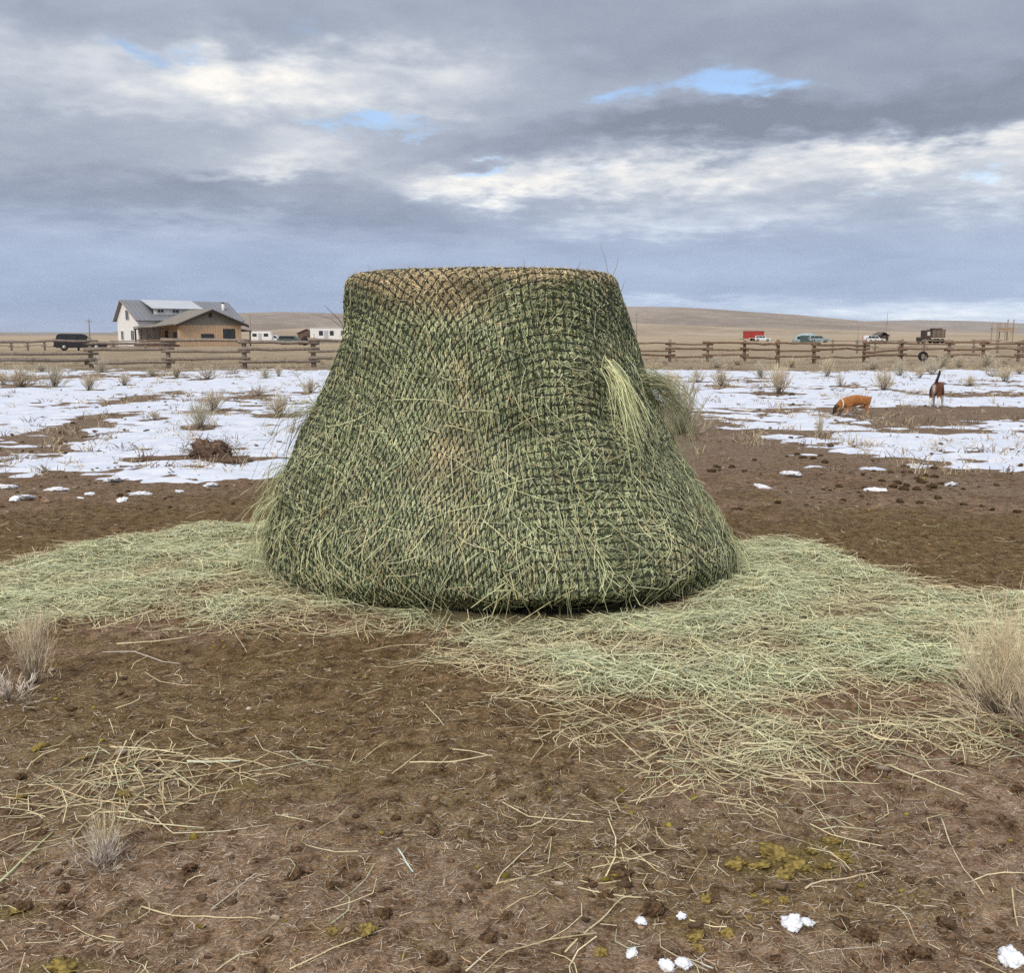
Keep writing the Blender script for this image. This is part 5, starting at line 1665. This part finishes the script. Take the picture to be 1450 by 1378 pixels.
# red stock trailer
t = empty('stock_trailer', far_pt(1067, 270.), R(5), 'red box trailer standing alone on the far plain', 'trailer')
MB().box((0, 0, 1.75), (5.2, 2.3, 1.7)).build('box', M_REDP, t, bevel=.06)
MB().box((0, 0, 2.66), (5.3, 2.4, .12)).build('roof', plain('dark_red', (.22, .03, .03)), t)
MB().box((-2.1, 0, .95), (.9, 2.2, .5)).build('front_locker', M_REDP, t)
for x in (-.2, .7):
    for sy in (-1, 1): MB().tube([(x, sy * .9, .38), (x, sy * 1.15, .38)], .38, 12).build('tyre', M_TYRE, t, True)
MB().tube([(-2.6, 0, .6), (-3.9, 0, .5)], .07, 6).build('drawbar', M_DARKT, t)
MB().box((2.62, 0, 1.75), (.05, 1.6, 1.4)).build('rear_door', plain('dark_red2', (.25, .035, .03)), t)

# rounded shed
q = empty('rounded_shed', far_pt(1142, 225.), R(-10), 'low rounded pale teal shed on the far plain', 'shed')
arc = [(2.9 * math.cos(a), 2.2 * math.sin(a) * .95) for a in np.linspace(0, math.pi, 13)]
MB().prism(arc, (0, -2.2, 0), (0, 2.2, 0), (1, 0, 0), (0, 0, 1)).build('vault', plain('teal_tin', (.33, .40, .42), .5, .15), q, True)
MB().box((-.3, -2.23, .75), (2.6, .08, 1.5)).build('door', plain('dark_teal', (.06, .10, .10)), q)
for a in (-1.9, 1.6): MB().box((a, -2.23, 1.0), (.7, .06, .6)).build('window', M_GLASS, q)

# dark hut with mast
q = empty('dark_hut', far_pt(1247, 235.), R(15), 'dark little peaked hut on the far plain', 'hut')
MB().box((0, 0, .8), (2.7, 2.4, 1.6)).build('wall', M_DARKT, q)
MB().quad((-1.7, -1.4, 1.45), (0, -1.4, 2.35), (0, 1.4, 2.35), (-1.7, 1.4, 1.45), .1).quad((1.7, 1.4, 1.45), (0, 1.4, 2.35), (0, -1.4, 2.35), (1.7, -1.4, 1.45), .1).build('roof', plain('old_roof', (.10, .09, .085)), q)
MB().box((.2, -1.22, .7), (.8, .06, 1.4)).build('door', M_PORCH, q)
q = empty('antenna_mast', far_pt(1255, 238.), 0, 'thin reddish mast rising behind the dark hut', 'mast')
MB().tube([(0, 0, 0), (0, 0, 6.8)], [.07, .035], 6).build('pole', plain('mast_red', (.30, .12, .10)), q)
for s in (-1, 1): MB().tube([(0, 0, 5.0), (s * 1.5, .5, 0)], .012, 4).build('guy_wire', M_DARKT, q)

# old dark wagon with cab
q = empty('old_wagon', far_pt(1318, 190.), R(4), 'dark old truck with cab and slatted box body on the far plain', 'truck')
M_OLD = plain('rusted_dark', (.065, .048, .042), .9, .3, 2.)
M_OLD2 = plain('old_boards', (.13, .095, .075), .9, .3, 2.)
cb = MB().box((-.95, 0, 1.55), (1.25, 1.9, 1.9)).build('cab', M_OLD, q, bevel=.08)
for sy in (-1, 1): MB().box((-.90, sy * .96, 1.85), (.55, .03, .75)).build('window', plain('pale_window', (.50, .50, .50), .3), cb)
MB().box((-2.05, 0, .85), (1.1, 1.3, .65)).build('bonnet', M_OLD, q, bevel=.08)
bx = MB().box((1.05, 0, 1.15), (2.6, 2.0, .12)).build('bed', M_OLD, q)
for k in range(6):
    for sy in (-1, 1): MB().box((1.05, sy * 1.0, 1.32 + k * .24), (2.6, .05, .20)).build('slat', M_OLD2, bx)
for x in (-.2, .65, 1.5, 2.3):
    for sy in (-1, 1): MB().box((x, sy * 1.04, 1.95), (.09, .04, 1.6)).build('stake', M_OLD, bx)
MB().box((1.0, 0, 2.75), (1.8, 1.4, .25)).build('load', M_OLD, q)
for x in (-1.9, .4, 1.9):
    for sy in (-1, 1): MB().tube([(x, sy * .75, .45), (x, sy * .98, .45)], .45, 12).build('wheel', M_TYRE, q, True)

# raised timber platform
q = empty('timber_platform', far_pt(1419, 180.), R(10), 'raised timber platform on legs with a slanted brace', 'platform')
for x in (-1.6, 0, 1.6):
    for y in (-.8, .8): MB().box((x, y, (1.9 if x < 1 else 2.2)), (.14, .14, 3.8 if x < 1 else 4.4)).build('leg', M_WOODP, q)
for k in range(4): MB().box((0, -.75 + k * .5, 2.75), (3.5, .42, .10)).build('deck_board', M_WOODP, q)
for k in range(3): MB().box((0, -.89, 2.30 + k * .27), (3.5, .05, .24)).build('side_board', M_WOODP, q)
MB().tube([(.2, -.9, .1), (1.5, -.9, 2.5)], .09, 6).build('brace', M_WOODP, q)
MB().tube([(-1.6, -.86, 3.7), (1.6, -.86, 3.7)], .05, 6).build('hand_rail', M_WOODP, q)

# small buildings between the cabin and the bale
def shed(name, label, px, D, rz, w_, dp, ze, za, wall, roof, wins=()):
    h = empty(name, far_pt(px, D), rz, label, 'shed' if 'shed' in name else 'building')
    MB().prism([(-w_ / 2, 0), (w_ / 2, 0), (w_ / 2, ze), (0, za), (-w_ / 2, ze)], (0, -dp / 2, 0), (0, dp / 2, 0), (1, 0, 0), (0, 0, 1)).build('wall', wall, h)
    sl = (za - ze) / (w_ / 2); r = MB()
    for s in (-1, 1): r.quad((s * (w_ / 2 + .3), -dp / 2 - .3, ze - sl * .3 + .08), (0, -dp / 2 - .3, za + .08), (0, dp / 2 + .3, za + .08), (s * (w_ / 2 + .3), dp / 2 + .3, ze - sl * .3 + .08), .12 * s)
    r.build('roof', roof, h)
    for (x, z, a, b) in wins: MB().box((x, -dp / 2 - .02, z), (a, .06, b)).build('window', M_GLASS, h)
    MB().box((w_ * .1, -dp / 2 - .02, .95), (.9, .05, 1.9)).build('door', M_PORCH, h)
    return h


shed('brown_shed', 'small brown gabled shed beside the white trailer home', 435, 212., R(10), 3.9, 4., 1.9, 2.75, plain('brown_boards', (.15, .095, .075), .85, .2), plain('old_tin', (.16, .12, .11)))
hm = empty('trailer_home', far_pt(470, 196.), R(6), 'long white trailer home half hidden by the hay bale', 'building')
MB().box((0, 0, 1.75), (8.2, 3.2, 2.5)).build('wall', M_WHITE, hm)
MB().box((0, 0, 3.06), (8.4, 3.4, .12)).build('roof', M_ROOF_L, hm)
MB().box((0, 0, .25), (8.0, 3.0, .5)).build('skirting', M_GREYP, hm)
for x in (-2.0, .1, 2.3): MB().box((x, -1.62, 1.95), (.75, .06, .9)).build('window', M_GLASS, hm)
MB().box((-1.0, -1.62, 1.5), (.8, .05, 1.9)).build('door', M_ROOF_L, hm)
cv = empty('camper_trailer', far_pt(371, 185.), R(4), 'small white camper trailer behind the cabin lean-to', 'trailer')
MB().prism([(-1.9, .45), (1.9, .45), (2.0, 1.3), (1.7, 2.25), (-1.6, 2.25), (-2.0, 1.5)], (0, -1.0, 0), (0, 1.0, 0), (1, 0, 0), (0, 0, 1)).build('body', M_WHITE, cv, bevel=.08)
for x in (-1.2, .9): MB().box((x, -1.02, 1.6), (.8, .05, .55)).build('window', M_GLASS, cv)
MB().box((-.2, -1.02, 1.25), (.6, .04, 1.4)).build('door', M_ROOF_L, cv)
for sy in (-1, 1): MB().tube([(.1, sy * .8, .34), (.1, sy * 1.0, .34)], .34, 12).build('tyre', M_TYRE, cv, True)
car('parked_pickup', 'white pickup parked beside the small camper trailer', 388, 190., R(5), 5.2, 1.6, M_WHITEP, False, cat='truck')
car('parked_car', 'dark green car parked before the brown shed', 414, 160., R(-4), 4.6, 1.5, plain('green_paint', (.05, .085, .07), .4, .1, 1., spec=.5))
M_YEL = plain('yellow_paint', (.40, .30, .09), .6, .15)
tr = empty('tractor', far_pt(437, 150.), R(8), 'small old yellow tractor beyond the weathered fence', 'tractor')
MB().box((.5, 0, .85), (1.5, .65, .6)).build('bonnet', M_YEL, tr, bevel=.06)
MB().box((-.5, 0, .8), (.8, .8, .5)).build('rear_axle', M_OLD, tr); MB().box((-.55, 0, 1.25), (.45, .5, .35)).build('seat', M_DARKT, tr)
MB().tube([(.15, 0, 1.1), (-.1, 0, 1.45)], .03, 6).build('steering_column', M_DARKT, tr); MB().tube([(.8, .2, 1.1), (.8, .2, 1.75)], .04, 6).build('exhaust', M_DARKT, tr)
for sy in (-1, 1):
    MB().tube([(-.6, sy * .5, .6), (-.6, sy * .8, .6)], .6, 16).build('rear_wheel', M_TYRE, tr, True)
    MB().tube([(1.0, sy * .45, .32), (1.0, sy * .62, .32)], .32, 12).build('front_wheel', M_TYRE, tr, True)

# thin utility poles on the plain
for px, D, hgt, lb in ((127, 150., 4.0, 'thin dark pole standing above the parked dark estate car'), (355, 260., 7.2, 'thin utility pole on the plain behind the cabin'), (901, 210., 6.2, 'thin utility pole beside the netted bale'), (1215, 330., 4.5, 'short thin pole between rounded shed and dark hut')):
    u = empty('utility_pole', far_pt(px, D), 0, lb, 'pole')
    MB().tube([(0, 0, -.2), (.03, 0, hgt)], [.09, .06], 6).build('mast', M_LOG, u)
    MB().box((.02, 0, hgt - .4), (1.1, .08, .08)).build('crossarm', M_LOG, u)

# ------------------------------------------------------------------ the air
def haze():
    V = MB().box((0, 5500, 86), (24000, 15000, 178.))
    m = bpy.data.materials.new('haze'); m.use_nodes = True
    t_ = m.node_tree; t_.nodes.clear()
    o = t_.nodes.new('ShaderNodeOutputMaterial'); v = t_.nodes.new('ShaderNodeVolumePrincipled')
    v.inputs['Color'].default_value = (.80, .86, .95, 1); v.inputs['Density'].default_value = 3.5e-5; v.inputs['Anisotropy'].default_value = .2
    t_.links.new(v.outputs[0], o.inputs['Volume'])
    ob = V.build('haze', m)
    tag(ob, 'thin pale winter haze filling the air over the plain', 'haze', kind='stuff')


HAZE = True
if HAZE: haze()
